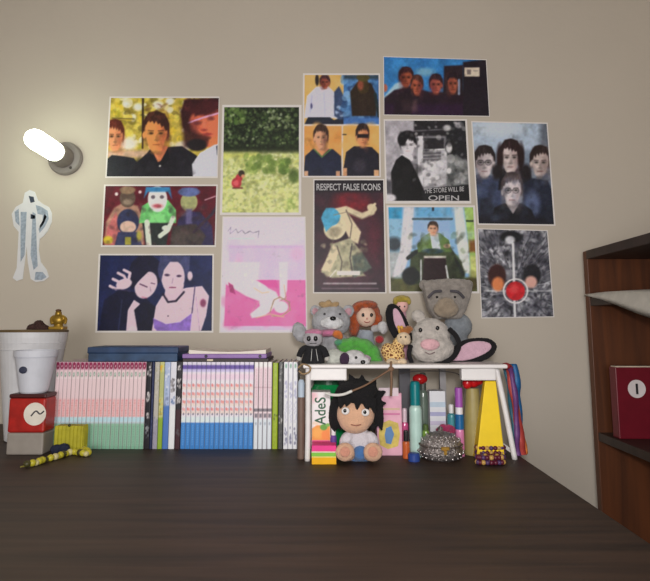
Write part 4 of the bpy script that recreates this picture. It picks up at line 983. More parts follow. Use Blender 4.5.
# white dog lying at the front
y = 1.11; t = thing('plush_dog', Vector((W(348,364,y).x, y, TZ)), 'white plush dog with a dark purple ear lying on the tray front', 'plush toy')
pw = plush('plush_white', (206,204,206))
bm = BM(); E(bm,334,357,y+.012,9,8.5,8); E(bm,343,359,y+.012,9,7,8); fuse('body', bm, plush('plush_ivory', (190,192,184)), t, floor=TZ, fuzz=.0018)
bm = BM(); E(bm,354,358,y-.004,11.5,8,9); E(bm,364,361.5,y-.008,6,4.6,6); fuse('head', bm, pw, t, voxel=.002, floor=TZ, fuzz=.0016)
bm = BM(); E(bm,344.5,359,y-.02,5,6.6,2.6,.1); fuse('ear', bm, plush('plush_purple', (62,42,66)), t, voxel=.0016, floor=TZ, fuzz=.001, label='dark purple ear')
dot(t, 'nose', 363, 362, y-.021, 2.6, rz=2); dot(t, 'eye', 356, 357.6, y-.021, 1.5); 
bm = BM(); E(bm,367,358,y+.002,4.5,3,4,.4); fuse('ear', bm, plush('plush_lilac', (176,150,170)), t, voxel=.0016)

# giraffe with a netted coat
y = 1.125; t = thing('plush_giraffe', Vector((W(396,364,y).x, y, TZ)), 'small tan plush giraffe with a netted brown coat beside the big mouse', 'plush toy')
if True:
    m = bpy.data.materials.new('giraffe_coat'); m.use_nodes = True; nt = m.node_tree; b = nt.nodes['Principled BSDF']; b.inputs['Roughness'].default_value = .95
    tc = nt.nodes.new('ShaderNodeTexCoord'); v = nt.nodes.new('ShaderNodeTexVoronoi'); v.feature = 'DISTANCE_TO_EDGE'; v.inputs['Scale'].default_value = 165
    r = nt.nodes.new('ShaderNodeValToRGB'); r.color_ramp.elements[0].position = .10; r.color_ramp.elements[0].color = (*lin((222,188,126)),1); r.color_ramp.elements[1].position = .2; r.color_ramp.elements[1].color = (*lin((110,60,34)),1)
    nt.links.new(tc.outputs['Object'], v.inputs['Vector']); nt.links.new(v.outputs['Distance'], r.inputs['Fac']); nt.links.new(r.outputs['Color'], b.inputs['Base Color']); coat = m
cream = plush('plush_cream', (220,196,164))
bm = BM(); E(bm,394,355,y,11,10.5,9); E(bm,398,345,y,6,9,6,.3); E(bm,388,351,y,7,8,7); fuse('body', bm, coat, t, voxel=.0018, floor=TZ, fuzz=.001)
bm = BM(); E(bm,392,362,y-.016,6,4,6); E(bm,402,362,y-.012,5,4,6); fuse('feet', bm, cream, t, voxel=.0016, floor=TZ)
bm = BM(); E(bm,403.5,338.5,y-.008,7,6.5,6.5); E(bm,406,341,y-.014,4.6,4,5); fuse('head', bm, cream, t, voxel=.0016, fuzz=.0008)
bm = BM(); E(bm,404,331,y-.002,6.5,4,5,.2); E(bm,409,329,y-.002,4,3.4,3.5); fuse('mane', bm, plush('plush_rust', (160,96,40)), t, voxel=.0016, fuzz=.0014)
for cx in (399.5, 402.5):
    bm = BM(); tube(bm, [W(cx,333,y-.008), W(cx-.8,327.5,y-.008)], 1.0*U(y), 8); E(bm,cx-.9,327,y-.008,1.6,1.6); obj('horn', bm, mat('horn_yellow', (206,160,66), rough=.8), t, smooth=True)
for cx in (400.8, 405.6): dot(t, 'eye', cx, 337, y-.0215, .9)

# blond doll peeping from behind
y = 1.235; t = thing('blond_doll', Vector((W(402,362,y).x, y, TZ)), 'slim doll with a yellow hair tuft standing behind the giraffe', 'doll')
bm = BM(); cone(bm, (t.location.x, y, TZ), 9*U(y), W(402,312,y), 4*U(y), 16); obj('dress', bm, plush('cloth_pink', (206,150,172)), t, smooth=True)
bm = BM(); E(bm,402,306,y,6.4,7.4,6); fuse('head', bm, mat('doll_skin_pink', (220,172,166), rough=.8, var=.05), t, voxel=.0018)
bm = BM(); E(bm,402,299.5,y,8.6,4.2,6.5); E(bm,395.5,301.5,y,2.6,3.6,4); E(bm,408.5,301.5,y,2.6,3.6,4); fuse('hair', bm, plush('yarn_yellow', (172,150,50), .3), t, voxel=.0018, fuzz=.0018)
for cx in (399.6, 404.6): dot(t, 'eye', cx, 306.5, y-.0128, .9)

# big mouse with pink-lined ears
y = 1.15; t = thing('plush_mouse', Vector((W(432,364,y).x, y, TZ)), 'large grey plush mouse with pink nose and black-edged pink ears', 'plush toy')
mg = plush('mouse_grey', (190,182,176)); trim = plush('trim_black', (22,20,24)); pink = plush('lining_pink', (212,172,190), .08)
bm = BM(); E(bm,434,352,y+.03,22,16,12); fuse('body', bm, mg, t, floor=TZ, fuzz=.002)
bm = BM(); E(bm,431,336,y-.004,19,18,15); E(bm,432,348,y-.016,22,15,15); E(bm,418,316,y+.006,7,6,6); fuse('head', bm, mg, t, voxel=.0028, floor=TZ, fuzz=.0022)
bm = BM(); E(bm,430,344.5,y-.046,10,6,3.5); fuse('nose', bm, plush('nose_pink', (220,172,180), .1), t, voxel=.0018, fuzz=.0008, label='soft pink nose')
for cx, cy in ((420.5,330), (437.5,328)): dot(t, 'eye', cx, cy, y-.0425, 2, rz=2.2)
bm = BM(); tube(bm, spline([W(425,352,y-.053), W(430,354,y-.055), W(435,352,y-.053)], 4), .0007, 6); obj('mouth', bm, mat('thread_grey', (110,84,90)), t, smooth=True)
def flat_ear(pts, inner, y0, th=.012, tilt=0.0):
    P = [(W(a, b, y0).x, W(a, b, y0).z) for a, b in spline2(pts)]; bm = BM(); prism(bm, P, y0, y0 + th)
    e = fuse('ear', bm, trim, t, voxel=.0022, smooth=5, floor=TZ, fuzz=.001, label='black-edged ear')
    Q = [(W(a, b, y0).x, W(a, b, y0).z) for a, b in spline2(inner)]; bm = BM(); prism(bm, Q, y0 - .003, y0 + .004)
    fuse('ear_lining', bm, pink, e, voxel=.0016, smooth=5, floor=TZ + .001, label='pink ear lining')
def spline2(pts):
    q = spline([Vector((a, b, 0)) for a, b in pts + [pts[0]]], 5)[:-1]; return [(v.x, v.y) for v in q]
flat_ear([(442,364),(452,350),(463,341),(478,338),(490,339),(497,345),(495,353),(486,360),(470,364)], [(450,361),(458,350),(467,343),(479,341),(489,343),(491,348),(484,354),(468,360)], y + .004)
flat_ear([(394,338),(388,326),(386,312),(390,304),(398,306),(405,316),(410,328),(412,340)], [(399,334),(394,322),(393,310),(397,309),(402,317),(406,328),(408,336)], y + .024)
bm = BM(); tube(bm, spline([W(449,329,y-.024), W(456,336,y-.034), W(459,345,y-.036), W(454,356,y-.036), W(444,363,y-.036), W(434,365,y-.032)], 6), 2.5*U(y), 10)
fuse('trim', bm, trim, t, voxel=.0016, floor=TZ, fuzz=.001, label='black piping by the cheek')
bm = BM(); tube(bm, spline([W(411,345,y-.028), W(409,354,y-.032), W(412,363,y-.03)], 6), 2.3*U(y), 10); fuse('trim', bm, trim, t, voxel=.0016, floor=TZ, fuzz=.001)

# grey elephant-like plush sitting behind the mouse
y = 1.285; t = thing('plush_elephant', Vector((W(452,361,y).x, y, TZ)), 'grey plush with a broad flat head and tan muzzle behind the mouse', 'plush toy')
eg = plush('elephant_grey', (146,138,132)); eb = plush('elephant_body', (134,140,148))
bm = BM(); E(bm,453,346,y+.01,17,17,13); E(bm,458,326,y,14,13,11); fuse('body', bm, eb, t, floor=TZ, fuzz=.002)
bm = BM(); P = [(421,284),(427,281),(446,279.5),(463,280),(470,284),(468,297),(463,311),(458,319),(434,319),(428,311),(424,296)]
prism(bm, [(W(a, b, y).x, W(a, b, y).z) for a, b in P], y - .03, y + .014); E(bm,446,303,y-.02,18,15,11); E(bm,446,288,y-.016,23,7,11)
fuse('head', bm, eg, t, voxel=.0028, smooth=12, fuzz=.002)
bm = BM(); E(bm,446,309,y-.046,13,9,6); E(bm,446,303,y-.044,9,6,5); fuse('muzzle', bm, plush('muzzle_tan', (152,136,118)), t, voxel=.0024, fuzz=.0014)
for s in (-1, 1):
    bm = BM(); tube(bm, spline([W(446+s*4,291,y-.040), W(446+s*12,292,y-.041), W(446+s*18,298,y-.034)], 5), 1.6*U(y), 8); fuse('brow', bm, plush('brow_dark', (84,80,86)), t, voxel=.0015)
    bm = BM(); E(bm,446+s*22,285,y-.006,5,5.4,4,.3*s); fuse('ear', bm, eg, t, voxel=.0022, fuzz=.0016)
    dot(t, 'eye', 446+s*9, 297, y-.046, 1.3)

# ================================================================== UNDER THE TRAY
# juice carton
y = 1.112; xa, xb = W(311.5, 420, y).x, W(330.5, 420, y).x; z1 = W(320, 392, y).z
ct = thing('drink_carton', ((xa+xb)/2, y + .02, DESK), 'white drink carton with green lettering and orange fruit under the tray', 'carton')
c = Canvas(308, 388, 334, 472, (222, 214, 216))
c.ell(311,396,5,7,(222,160,170),soft=5,al=.7); c.poly([(309,434),(316,429),(331,430),(333,447),(309,447)],(226,146,72),soft=1.5); c.ell(317,438,6,6,(234,160,80),soft=2); c.ell(326,440,5,6,(228,132,70),soft=2); c.ell(323.5,431.5,4,3.4,(96,150,60),soft=1.2); c.ell(328,429,2.4,2,(120,170,80),soft=1)
c.rect(308,446,334,452,(226,90,150)); c.rect(308,452,334,472,(216,206,200)); c.ell(315,427,4,2,(236,200,180),soft=2)
bm = boxb(xa, xb, y, y + .038, DESK, z1); obj('box', bm, mat('carton_white', (226,220,220), rough=.45, var=.03), ct, bevel=.0012)
nx, ny = 46, 150; PXs, PYs = np.meshgrid(np.linspace(0,1,nx), np.linspace(0,1,ny))
co = np.stack([xa + .001 + PXs*(xb - xa - .002) - ct.location.x, np.full_like(PXs, y - .0004 - ct.location.y), z1 - .001 - PYs*(z1 - DESK - .002) - DESK], -1).reshape(-1,3)
col = np.clip(lin(np.clip(c.at(310.5 + PXs*20, 392 + PYs*74), 0, 255))*1.15, 0, .86).reshape(-1,3)
idx = np.arange(nx*ny).reshape(ny, nx); fc = np.stack([idx[1:,:-1], idx[1:,1:], idx[:-1,1:], idx[:-1,:-1]], -1).reshape(-1,4)
me = bpy.data.meshes.new('front_print'); me.from_pydata(co.tolist(), [], fc.tolist()); at = me.attributes.new('ink','FLOAT_COLOR','POINT'); at.data.foreach_set('color', np.concatenate([col, np.ones((len(col),1))],1).astype(np.float32).ravel())
link_mesh('front_print', me, mat_attr('printed_ink', .45), ct, True)
text('lettering', 'AdeS', mat('ink_green', (24,84,50), rough=.5), ct, 314.6, 325.8, 397.4, 425, y - .0012, rot90=True, bold=.012)
# sticky notes
y = 1.066; xa, xb = W(311.5, 456, y).x, W(336, 456, y).x
sn = thing('sticky_notes', ((xa+xb)/2, y + .02, DESK), 'block of pink, green and yellow sticky notes before the drink carton', 'sticky notes')
zz = [DESK, DESK + .0118, DESK + .0140, DESK + .0205, DESK + .0225, DESK + .0330]
for (a, b), col, nm in zip(zip(zz, zz[1:]), ((236,176,26),(230,214,120),(130,196,76),(236,220,200),(236,70,146)), 'abcde'):
    dx = random.uniform(-.0006, .0006); obj('sheet_layer', boxb(xa + dx, xb + dx, y, y + .044 - .007, a, b), mat('note_' + nm, col, rough=.8, var=.05), sn, bevel=.0005)
# small glue bottle between carton and doll
y = 1.10; q = W(333.5, 447, y); u = U(y)
g = thing('glue_bottle', (q.x, y, DESK), 'tiny bottle with white cap and purple body beside the carton', 'bottle')
bz = W(333, 435, y).z; bm = BM(); lathe(bm, (q.x, y, DESK), [(3*u,0),(3.2*u,.002),(3.2*u, bz - DESK - .004),(2.2*u, bz - DESK)], 20); obj('body', bm, mat('bottle_violet', (104,70,150), rough=.3), g)
bm = BM(); lathe(bm, (q.x, y, bz), [(2.3*u,0),(2.3*u,6*u),(1.2*u,11*u),(.6*u,12*u)], 18); obj('cap', bm, mat('cap_white', (226,222,226), rough=.4), g)
# green jar behind
y = 1.21; q = W(329, 400, y); zt = W(329, 378, y).z; u = U(y); H = zt - DESK
g = thing('green_jar', (q.x, y, DESK), 'dark green glass jar standing behind the carton and doll', 'jar')
bm = BM(); lathe(bm, (q.x, y, DESK), [(17*u,0),(19*u,.004),(19*u,H*.7),(18*u,H*.84),(15*u,H*.92)], 36); obj('body', bm, mat('glass_green', (18,130,70), rough=.12, coat=.4, var=.3, nscale=25), g, smooth=False)
bm = BM(); lathe(bm, (q.x, y, DESK + H*.92), [(15.4*u,0),(15.4*u,H*.07),(14.6*u,H*.08)], 36); obj('lid', bm, mat('lid_green', (30,74,50), rough=.35), g)

# sitting doll with black hair (plain rag doll)
y = 1.10; t = thing('plush_doll', Vector((W(357,461,y).x, y, DESK)), 'black-haired plush doll in white shirt and blue shorts sitting under the tray', 'doll')
skin = plush('felt_skin', (226,178,146), .06); bh = plush('felt_black', (20,18,21), .3)
bm = BM(); E(bm,359,441,y,13,14,10); E(bm,346,440,y-.012,6,9,6,.5); E(bm,372,440,y-.012,6,9,6,-.5); fuse('shirt', bm, plush('felt_white', (216,210,218), .06), t, voxel=.002, floor=DESK)
bm = BM(); E(bm,360,453,y-.014,7,8,8); E(bm,360,457,y,12,6,8); fuse('shorts', bm, plush('felt_blue', (70,116,176), .12), t, voxel=.002, floor=DESK, label='blue shorts')
for cx in (345, 373):
    bm = BM(); E(bm,cx,452,y-.040,9.5,9,7); E(bm,cx + (3 if cx < 360 else -3),454,y-.018,7,6.5,11); f = fuse('leg', bm, skin, t, voxel=.002, floor=DESK)
    E_ = BM(); E(E_,cx,452,y-.0545,5,5,1.2); obj('sole', E_, plush('felt_sole', (214,150,128), .06), f, smooth=True)
bm = BM(); E(bm,355.5,414,y-.012,19,17.5,15); E(bm,355,421,y-.016,16,12,13); fuse('head', bm, skin, t, voxel=.0024)
bm = BM()
E(bm,357,402,y+.012,24,23,17); E(bm,336,412,y,7,18,9,.1); E(bm,377,408,y+.002,6,18,9,-.12); E(bm,357,391,y-.018,21,10,14)
for p0, p1, r in (((345,388),(338,377),6),((354,384),(349,374),6),((362,384),(362,374.5),6),((371,388),(376,378),6),((378,395),(386,391),5),((380,404),(386.5,403),4),((379,418),(382,431),5),((334,422),(335,432),5),((338,420),(341,431),3.5),((374,424),(371,432),4)):
    cone(bm, W(*p0, y - .004), r*U(y), W(*p1, y - .006), .5*U(y), 10)
for p0, p1, r in (((343,397),(340,409),5.5),((350,397),(346,407),5),((358,397),(357,410),6),((365,397),(368,411),6),((371,399),(375,414),5)):
    cone(bm, W(*p0, y - .036), r*U(y), W(*p1, y - .043), .6*U(y), 10)
E(bm,357,396,y-.026,17,7,11)
fuse('hair', bm, bh, t, voxel=.0017, smooth=2, fuzz=.0012)
fw = mat('felt_eye', (226,222,222), rough=.9)
for cx, cy in ((345.5,411), (365.5,412.5)):
    bm = BM(); E(bm,cx,cy,y-.046,4,3.6,1.4); e = obj('eye', bm, fw, t, smooth=True)
    bm = BM(); E(bm,cx-.6,cy-.3,y-.0485,1.7,1.9,.7); obj('pupil', bm, blk, e, smooth=True)
bm = BM(); tube(bm, spline([W(351,424.5,y-.0455), W(356,425.6,y-.0475), W(361,424.5,y-.0455)], 4), .0008, 6); obj('mouth', bm, mat('thread_brown', (150,84,72)), t, smooth=True)

# cord tied over the tray edge
y = TY0 - .005; t = thing('cord', W(391, 366, y), 'brown cord knotted over the front edge of the tray with a white end', 'cord')
cb = mat('cord_brown', (120,92,72), rough=.8)
bm = BM(); tube(bm, spline([W(391,363,TY0+.006), W(391,362.6,y), W(391,368,y-.001), W(391.5,380,y), W(391,396,y)], 6), .0024, 8); obj('hanging_strand', bm, cb, t, smooth=True)
bm = BM(); tube(bm, spline([W(391,369,y-.002), W(380,376,y-.012), W(366,385,y-.03), W(352,391,y-.04)], 6), .0018, 8); obj('slanting_strand', bm, cb, t, smooth=True)
bm = BM(); tube(bm, spline([W(352,391,y-.04), W(343,394.5,y-.042), W(333,395,y-.042), W(325,393,y-.038)], 6), .0026, 8); obj('sleeve', bm, mat('sleeve_white', (206,204,200), rough=.5), t, smooth=True, label='white sleeve on the cord')
bm = BM(); E(bm,391,369,y-.002,3,2.6,2.4); obj('knot', bm, cb, t, smooth=True)
# brown twine over the left corner
y = TY0 - .002; t = thing('twine', W(303, 366, y), 'tan twine loop hanging over the left corner of the tray', 'twine')
bm = BM(); tube(bm, spline([W(298,368,y+.01), W(303,364.2,y+.006), W(310,367,y-.005), W(309,372,y-.005), W(303,374,y-.004), W(299,371,y+.002)], 6), .0016, 8); obj('strand', bm, mat('twine_tan', (150,124,92), rough=.8), t, smooth=True)
# pale blue bottle with brown body left of the tray leg
y = 1.11; q = W(301, 450, y); u = U(y)
g = thing('small_bottle', (q.x, y, DESK), 'slim bottle with pale blue top and brown body left of the tray', 'bottle')
bz = W(301, 397, y).z; bm = BM(); lathe(bm, (q.x, y, DESK), [(3.2*u,0),(3.6*u,.002),(3.6*u,bz-DESK-.003),(3*u,bz-DESK)], 20); obj('body', bm, mat('body_brown', (112,90,80), rough=.4), g)
bm = BM(); lathe(bm, (q.x, y, bz), [(3.2*u,0),(3.4*u,14*u),(2*u,17*u)], 20); obj('cap', bm, mat('cap_paleblue', (176,190,206), rough=.4), g)

# pink gift bag with yellow picture
y = 1.135; xa, xb = W(381, 420, y).x, W(402, 420, y).x; xa = W(377, 430, y).x; z1 = W(390, 393, y).z
pb = thing('gift_bag', ((xa+xb)/2, y + .025, DESK), 'pink paper bag with a yellow and blue picture beside the black-haired doll', 'bag')
obj('bag', boxb(xa, xb, y, y + .04, DESK, z1), mat('bag_pink', (222,166,186), rough=.6, var=.12, nscale=50), pb, bevel=.0015)
obj('fold', boxb(xa + .004, xb - .006, y - .001, y + .002, z1 - .006, z1 + .010), mat('fold_white', (226,206,214), rough=.7), pb, bevel=.0006)
bm = BM(); prism(bm, [(W(a,b_,y).x, W(a,b_,y).z) for a, b_ in ((380,424),(389,420),(398,423),(400,434),(398,446),(388,449),(380,445),(378.5,434))], y - .0012, y - .0001); p = obj('picture', bm, mat('picture_yellow', (206,182,92), rough=.6, var=.2, nscale=90), pb)
bm = BM(); prism(bm, [(W(a,b_,y).x, W(a,b_,y).z) for a, b_ in ((386,428),(391,426),(394,434),(391,444),(386,443),(384.5,435))], y - .0022, y - .0012); obj('printed_shape', bm, mat('picture_blue', (90,130,180), rough=.6), p)
for zq, col in ((408,(206,176,150)),(413,(206,120,160))):
    obj('stripe', boxb(xa + .004, xb - .004, y - .0009, y - .0001, W(390,zq+2,y).z, W(390,zq,y).z), mat('stripe_%d' % zq, col), pb)

def bottle(name, px, py_top, y, r_px, label, body, cap, cap_py, capr=None, base_py=None, neck=.6, capname='cap', cat='bottle', rough=.3):
    q = W(px, 440, y); u = U(y); zt = W(px, py_top, y).z; zc = W(px, cap_py, y).z
    g = thing(name, (q.x, y, DESK), label, cat)
    h = zc - DESK; r = r_px*u; cr = (capr or r_px*.8)*u
    bm = BM(); lathe(bm, (q.x, y, DESK), [(r*.92,0),(r,.002),(r,h*.9),(r*.92,h*.96),(cr*.85,h)], 24); obj('body', bm, body, g)
    bm = BM(); hc = zt - zc; lathe(bm, (q.x, y, zc), [(cr,0),(cr,hc*.85),(cr*.85,hc*.97),(cr*.5,hc)], 24); obj(capname, bm, cap, g)
    return g
bottle('shampoo_bottle', 416, 381, 1.13, 6.2, 'tall aqua bottle with a teal cap under the tray', mat('aqua_plastic', (178,208,200), rough=.35), mat('teal_cap', (14,118,124), rough=.3), 405, 5)
bl = bottle('perfume_bottle', 424, 372.5, 1.17, 5, 'grey-green bottle with a round red stopper behind the aqua bottle', mat('greygreen_glass', (96,110,100), rough=.2), mat('smoke_glass', (70,76,72), rough=.2), 390, 3.2, capname='neck')
bm = BM(); E(bm,420,379,1.165,7.5,5.2,6); obj('stopper', bm, mat('red_gloss', (160,20,24), rough=.25), bl, smooth=True)
# white bottle with pale marks
y = 1.20; xa, xb = W(430, 420, y).x, W(446, 420, y).x; z1 = W(438, 391, y).z
g = thing('lotion_box', ((xa+xb)/2, y + .015, DESK), 'white carton with pale blue and lilac bands behind the trinket box', 'box')
obj('box', boxb(xa, xb, y, y + .03, DESK, z1), mat('carton_pale', (226,226,232), rough=.5, var=.04), g, bevel=.001)
for a, b_, col in ((402,407,(190,206,222)),(412,416,(176,176,212)),(421,425,(206,196,220))):
    obj('band', boxb(xa + .0004, xb - .0004, y - .0006, y + .0005, W(438,b_,y).z, W(438,a,y).z), mat('band_%d' % a, col), g)
bottle('nail_polish', 426, 424, 1.125, 3.4, 'small olive green bottle right of the aqua bottle', mat('olive_glass', (110,140,60), rough=.2), mat('olive_cap', (70,90,44), rough=.3), 430, 2.6)
bottle('nail_polish', 405, 408, 1.16, 3.6, 'small pink bottle with white cap between pink bag and aqua bottle', mat('pink_glass', (206,90,140), rough=.2), mat('cap_pinkwhite', (214,190,200), rough=.3), 422, 2.4)
bottle('nail_polish', 406, 430, 1.115, 3.6, 'small orange bottle with dark cap in front of the small pink bottle', mat('orange_glass', (196,96,50), rough=.2), mat('cap_black', (30,26,28), rough=.3), 441, 2.4)
bottle('eye_drops', 452, 404, 1.17, 4.2, 'small teal bottle with white cap left of the lilac tube', mat('teal_glass', (70,140,150), rough=.25), mat('cap_white2', (222,220,222), rough=.4), 413, 2.4)
# lilac tube
y = 1.135; q = W(460, 440, y); u = U(y); g = thing('lip_gloss', (q.x, y, DESK), 'tall cosmetic tube, lilac on top with white, blue and pink below', 'cosmetic tube')
for nm, a, b_, r, col in (('base',463,429,4.2,(216,130,176)),('body',429,414,4.4,(28,96,150)),('collar',414,407,3.6,(226,220,226)),('cap',407,387.5,3.8,(158,84,172))):
    za = DESK if a == 463 else W(460, a, y).z; zb_ = W(460, b_, y).z; bm = BM(); lathe(bm, (q.x, y, za), [(r*u,0),(r*u,(zb_-za)*.92),(r*u*.9,zb_-za)], 20); obj(nm, bm, mat('gloss_' + nm, col, rough=.3), g)
# blue round cap lying at the aqua bottle's foot
y = 1.085; q = onz(414, 461, DESK); bm = BM(); lathe(bm, (q.x, q.y, DESK), [(.0105,0),(.011,.002),(.011,.012),(.009,.0145),(.004,.0155)], 24)
single('bottle_cap', bm, mat('blue_plastic', (46,70,140), rough=.35), 'blue bottle cap on the desk left of the silver trinket box', 'cap')

# silver trinket box
y = 1.075; q = onz(441, 463, DESK); y = q.y + .034; cx = W(441, 455, y).x; u = U(y)
sil = mat('silver_filigree', (150,142,140), rough=.32, metal=.75, var=.55, nscale=260, bump=1.0, bscale=330)
t = thing('trinket_box', (cx, y, DESK), 'round silver filigree trinket box with a domed lid on the desk', 'trinket box')
zr = W(441, 448, y - 18*u).z - DESK
bm = BM(); lathe(bm, (cx, y, DESK), [(15*u,0),(17*u,.002),(20.5*u,zr*.35),(21.5*u,zr*.6),(20*u,zr*.92),(19*u,zr)], 48); obj('bowl', bm, sil, t, smooth=True)
zl = W(441, 431, y).z - DESK - zr
bm = BM(); lathe(bm, (cx, y, DESK + zr), [(19.4*u,0),(20*u,.0016),(19.6*u,.004),(17.5*u,zl*.45),(13*u,zl*.72),(7*u,zl*.92),(3*u,zl)], 48); ld = obj('lid', bm, mat('silver_lid', (164,156,154), rough=.35, metal=.7, var=.5, nscale=220, bump=1.0, bscale=300), t, smooth=True)
bm = BM(); 
for k in range(36):
    a = 2*PI*k/36; ell(bm, (cx + 20.6*u*math.cos(a), y + 20.6*u*math.sin(a), DESK + zr), (.0021,.0021,.0019), sub=1)
obj('beaded_rim', bm, mat('silver_dark', (104,92,84), rough=.3, metal=.8), t, smooth=True)
bm = BM()
for k in range(18):
    a = 2*PI*k/18
    for (rr, hh, s) in ((18.2*u, zr + zl*.40, .0028), (13.4*u, zr + zl*.72, .0024), (21.6*u, zr*.55, .0032), (19.4*u, zr*.22, .0026)):
        ell(bm, (cx + rr*math.cos(a + hh*40), y + rr*math.sin(a + hh*40), DESK + hh), (s, s, s*.9), sub=1)
obj('ornament', bm, mat('silver_bright', (196,190,190), rough=.25, metal=.85, var=.3, nscale=200), t, smooth=True)
bm = BM(); lathe(bm, (cx, y, DESK + zr + zl), [(3.4*u,0),(2*u,.002),(3*u,.005),(1.6*u,.008)], 18); obj('knob', bm, sil, ld, smooth=True)
bm = BM(); box(bm, cx - .0075, cx + .0075, y - 22.6*u, y - 20*u, DESK + zr - .003, DESK + zr + .003); box(bm, cx - .0028, cx + .0028, y - 23*u, y - 20.5*u, DESK + zr - .011, DESK + zr - .003)
obj('clasp', bm, mat('gold_bright', (216,170,80), rough=.25, metal=.8), t, bevel=.0008)
# magenta flower behind the lid
y2 = y + .055; bm = BM()
for k in range(6): a = k*PI/3; E(bm, 447 + 7*math.cos(a), 430 + 3.5*math.sin(a), y2, 4.5, 3, 3)
E(bm,447,430,y2,4,3,4); tube(bm, [W(447,430,y2), Vector((W(447,430,y2).x, y2, DESK))], .004, 8)
t = thing('fabric_flower', Vector((W(447,430,y2).x, y2, DESK)), 'magenta fabric flower showing above the trinket box lid', 'flower')
fuse('petals', bm, plush('petal_magenta', (170,50,96), .3), t, voxel=.0016, smooth=1, floor=DESK)

# yellow tapering gift bag with red bow
y = 1.095; t = thing('yellow_bag', Vector((W(488,455,y).x, y + .02, DESK)), 'yellow tapered gift bag with an olive side under the tray right end', 'bag')
zb_ = DESK; bm = BM()
fl, fr = onz(472, 461, DESK), onz(507, 461, DESK)
F0 = [W(476,452,y), W(505,452,y)]; F0 = [Vector((p.x, y, DESK)) for p in F0]
Tt = [W(485,381,y + .012), W(496,381,y + .012)]
vs = [bm.verts.new(p) for p in (F0[0], F0[1], Tt[1], Tt[0])]
bk = [bm.verts.new(p) for p in (F0[0] + Vector((.004,.045,0)), F0[1] + Vector((-.002,.045,0)), Tt[1] + Vector((0,.014,0)), Tt[0] + Vector((0,.014,0)))]
for f in ((0,1,2,3),): bm.faces.new([vs[i] for i in f])
bm.faces.new(bk[::-1])
for i in range(4): bm.faces.new((vs[i], bk[i], bk[(i+1) % 4], vs[(i+1) % 4]))
obj('bag', bm, mat('bag_yellow', (240,204,20), rough=.5, var=.06, nscale=30), t, bevel=.0015)
# olive bottle to its left with the red bow on top
y3 = 1.15; xa = W(467,455,y3).x; xb = W(482,455,y3).x
g = thing('olive_bottle', Vector(((xa+xb)/2, y3, DESK)), 'olive amber bottle standing left of the yellow bag', 'bottle')
u = U(y3); zt = W(475,388,y3).z - DESK; bm = BM(); lathe(bm, ((xa+xb)/2, y3, DESK), [(9.6*u,0),(10*u,.003),(9*u,zt*.5),(7*u,zt*.9),(6*u,zt)], 28); obj('body', bm, mat('amber_glass', (158,144,92), rough=.2, coat=.3), g, smooth=False)
bm = BM(); E(bm,473,382,y3-.004,6.5,5.5,6); E(bm,467.5,383,y3-.010,5,6,4.5,.3); E(bm,478.5,380,y3-.006,5,5,4.5,-.3); E(bm,472,379,y3,5,4,5)
fuse('bow', bm, mat('bow_red', (186,22,30), rough=.3, var=.25, nscale=80), g, voxel=.0015, smooth=2, label='glossy red bow')
# bead bracelets at its foot
BR = [bead_mesh('bead_maroon', (92,28,48)), bead_mesh('bead_gold', (190,150,80)), bead_mesh('bead_violet', (80,54,96))]
for j, (dpy, lab) in enumerate(((464.5,'front bead bracelet of maroon, gold and violet before the yellow bag'), (459.5,'rear bead bracelet of maroon and gold against the yellow bag'))):
    a, b_ = onz(475, dpy, DESK), onz(506, dpy, DESK); cy = a.y; cx = (a.x + b_.x)/2; R = (b_.x - a.x)/2
    g = thing('bead_bracelet', (cx, cy, DESK), lab, 'bracelet', 'bead bracelets before the yellow bag')
    for k in range(20):
        q = 2*PI*k/20; r = .0047
        for lv in range(2 if j == 0 else 3):
            bead(BR[(k + lv) % 3 if k % 4 else 0], (cx + (R - .004)*math.cos(q), cy + .007*math.sin(q), DESK + r + lv*.0086), r, g)

# coloured ribbons hanging from the right end
y = 1.14; t = thing('ribbon_bunch', Vector((W(512,455,y).x + .004, y, DESK)), 'bunch of red, blue and purple ribbons hanging off the tray right end', 'ribbons')
def ribbon(pts, w_px, rgb, dy):
    bm = BM(); P = spline(pts2(pts, y + dy), 8); u = U(y); A = []
    for i, p in enumerate(P):
        wv = 1.25*w_px*u*(1 + .15*math.sin(i*.5)); oy = .0025*math.sin(i*.45 + dy*900)
        A.append([bm.verts.new((p.x - wv/2, p.y + oy, max(p.z, DESK + .0008))), bm.verts.new((p.x, p.y + oy - .0012, max(p.z, DESK + .0008))), bm.verts.new((p.x + wv/2, p.y + oy, max(p.z, DESK + .0008)))])
    for a, b in zip(A, A[1:]):
        bm.faces.new((a[0], a[1], b[1], b[0])); bm.faces.new((a[1], a[2], b[2], b[1]))
    o = obj('ribbon', bm, mat('ribbon_%d_%d_%d' % rgb, rgb, rough=.5, var=.2, nscale=80), t, smooth=True, label=None)
    md = o.modifiers.new('s', 'SOLIDIFY'); md.thickness = .0008
def pts2(pts, yy): return [W(a, b, yy) for a, b in pts]
ribbon([(509,364),(515,366),(517,385),(518,400),(519,430),(521,455)], 5, (36,96,150), .012)
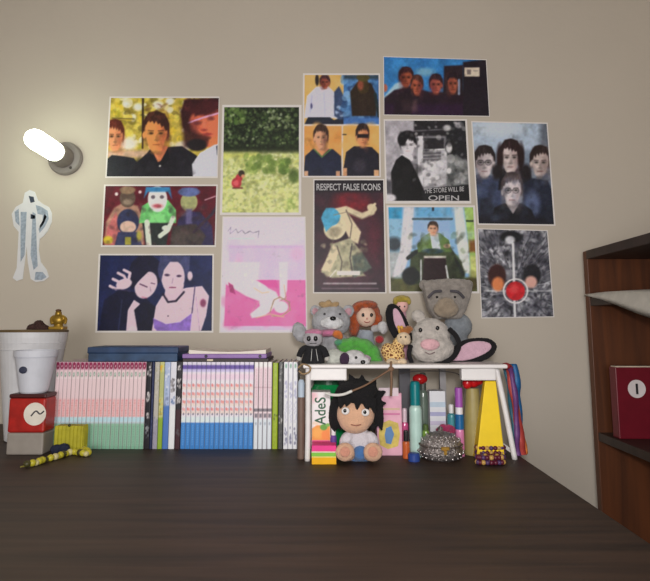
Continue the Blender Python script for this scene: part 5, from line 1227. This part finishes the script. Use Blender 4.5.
ribbon([(507,365),(510,372),(513,390),(517,415),(521,440),(523,456)], 6, (176,66,60), -.004)
ribbon([(508,366),(512,374),(515,395),(517,420),(517,440),(519,456)], 4, (104,62,120), -.010)
ribbon([(506,366),(508,378),(511,400),(514,425),(514,445),(515,457)], 4.5, (40,90,110), .006)
ribbon([(510,365),(513,380),(517,405),(521,430),(525,445),(526,456)], 3, (220,126,60), .002)
bm = BM(); E(bm,506,366,y-.02,5,3.4,5); fuse('knot', bm, mat('ribbon_knot', (140,40,44), rough=.5, var=.3), t, voxel=.0016)

# ================================================================== LIGHT
def area(name, loc, size, power, col, target):
    l = bpy.data.lights.new(name, 'AREA'); l.energy = power; l.size = size; l.color = col; l.shape = 'DISK'
    o = bpy.data.objects.new(name, l); COL.objects.link(o); o.location = loc
    o.rotation_euler = (Vector(target) - Vector(loc)).to_track_quat('-Z', 'Y').to_euler(); return o
area('ceiling_fill', (-.35, -.25, 2.42), .35, 2.5, (1.0, .96, .90), (-.35, -.25, 0))  # unseen fill added at ceiling height for the general light
area('front_fill', (-.35, -1.86, 1.1), 1.1, 27, (1.0, .985, .96), (-.3, 1.5, 1.1))  # broad soft fill added behind the camera to light everything from the front
area('camera_flash', (.02, -.02, 1.07), .07, 6.5, (1.0, .975, .95), (.02, 1.5, 1.1))
w = bpy.data.worlds.new('room_air'); SC.world = w; w.use_nodes = True
w.node_tree.nodes['Background'].inputs[0].default_value = (.5, .48, .45, 1); w.node_tree.nodes['Background'].inputs[1].default_value = .1

# ================================================================== CAMERA
cd = bpy.data.cameras.new('camera'); cd.sensor_width = 36; cd.sensor_fit = 'HORIZONTAL'; cd.lens = F/650*36
cd.shift_y = -(290.5 - PY0)/650; cd.clip_start = .02
co_ = bpy.data.objects.new('camera', cd); COL.objects.link(co_); co_.location = (0, 0, CZ); co_.rotation_euler = (PI/2 + TH, 0, 0)
SC.camera = co_
SC.view_settings.view_transform = 'Standard'; SC.view_settings.look = 'None'; SC.view_settings.gamma = 1
SC.view_settings.use_curve_mapping = False; SC.view_settings.exposure = 0.1
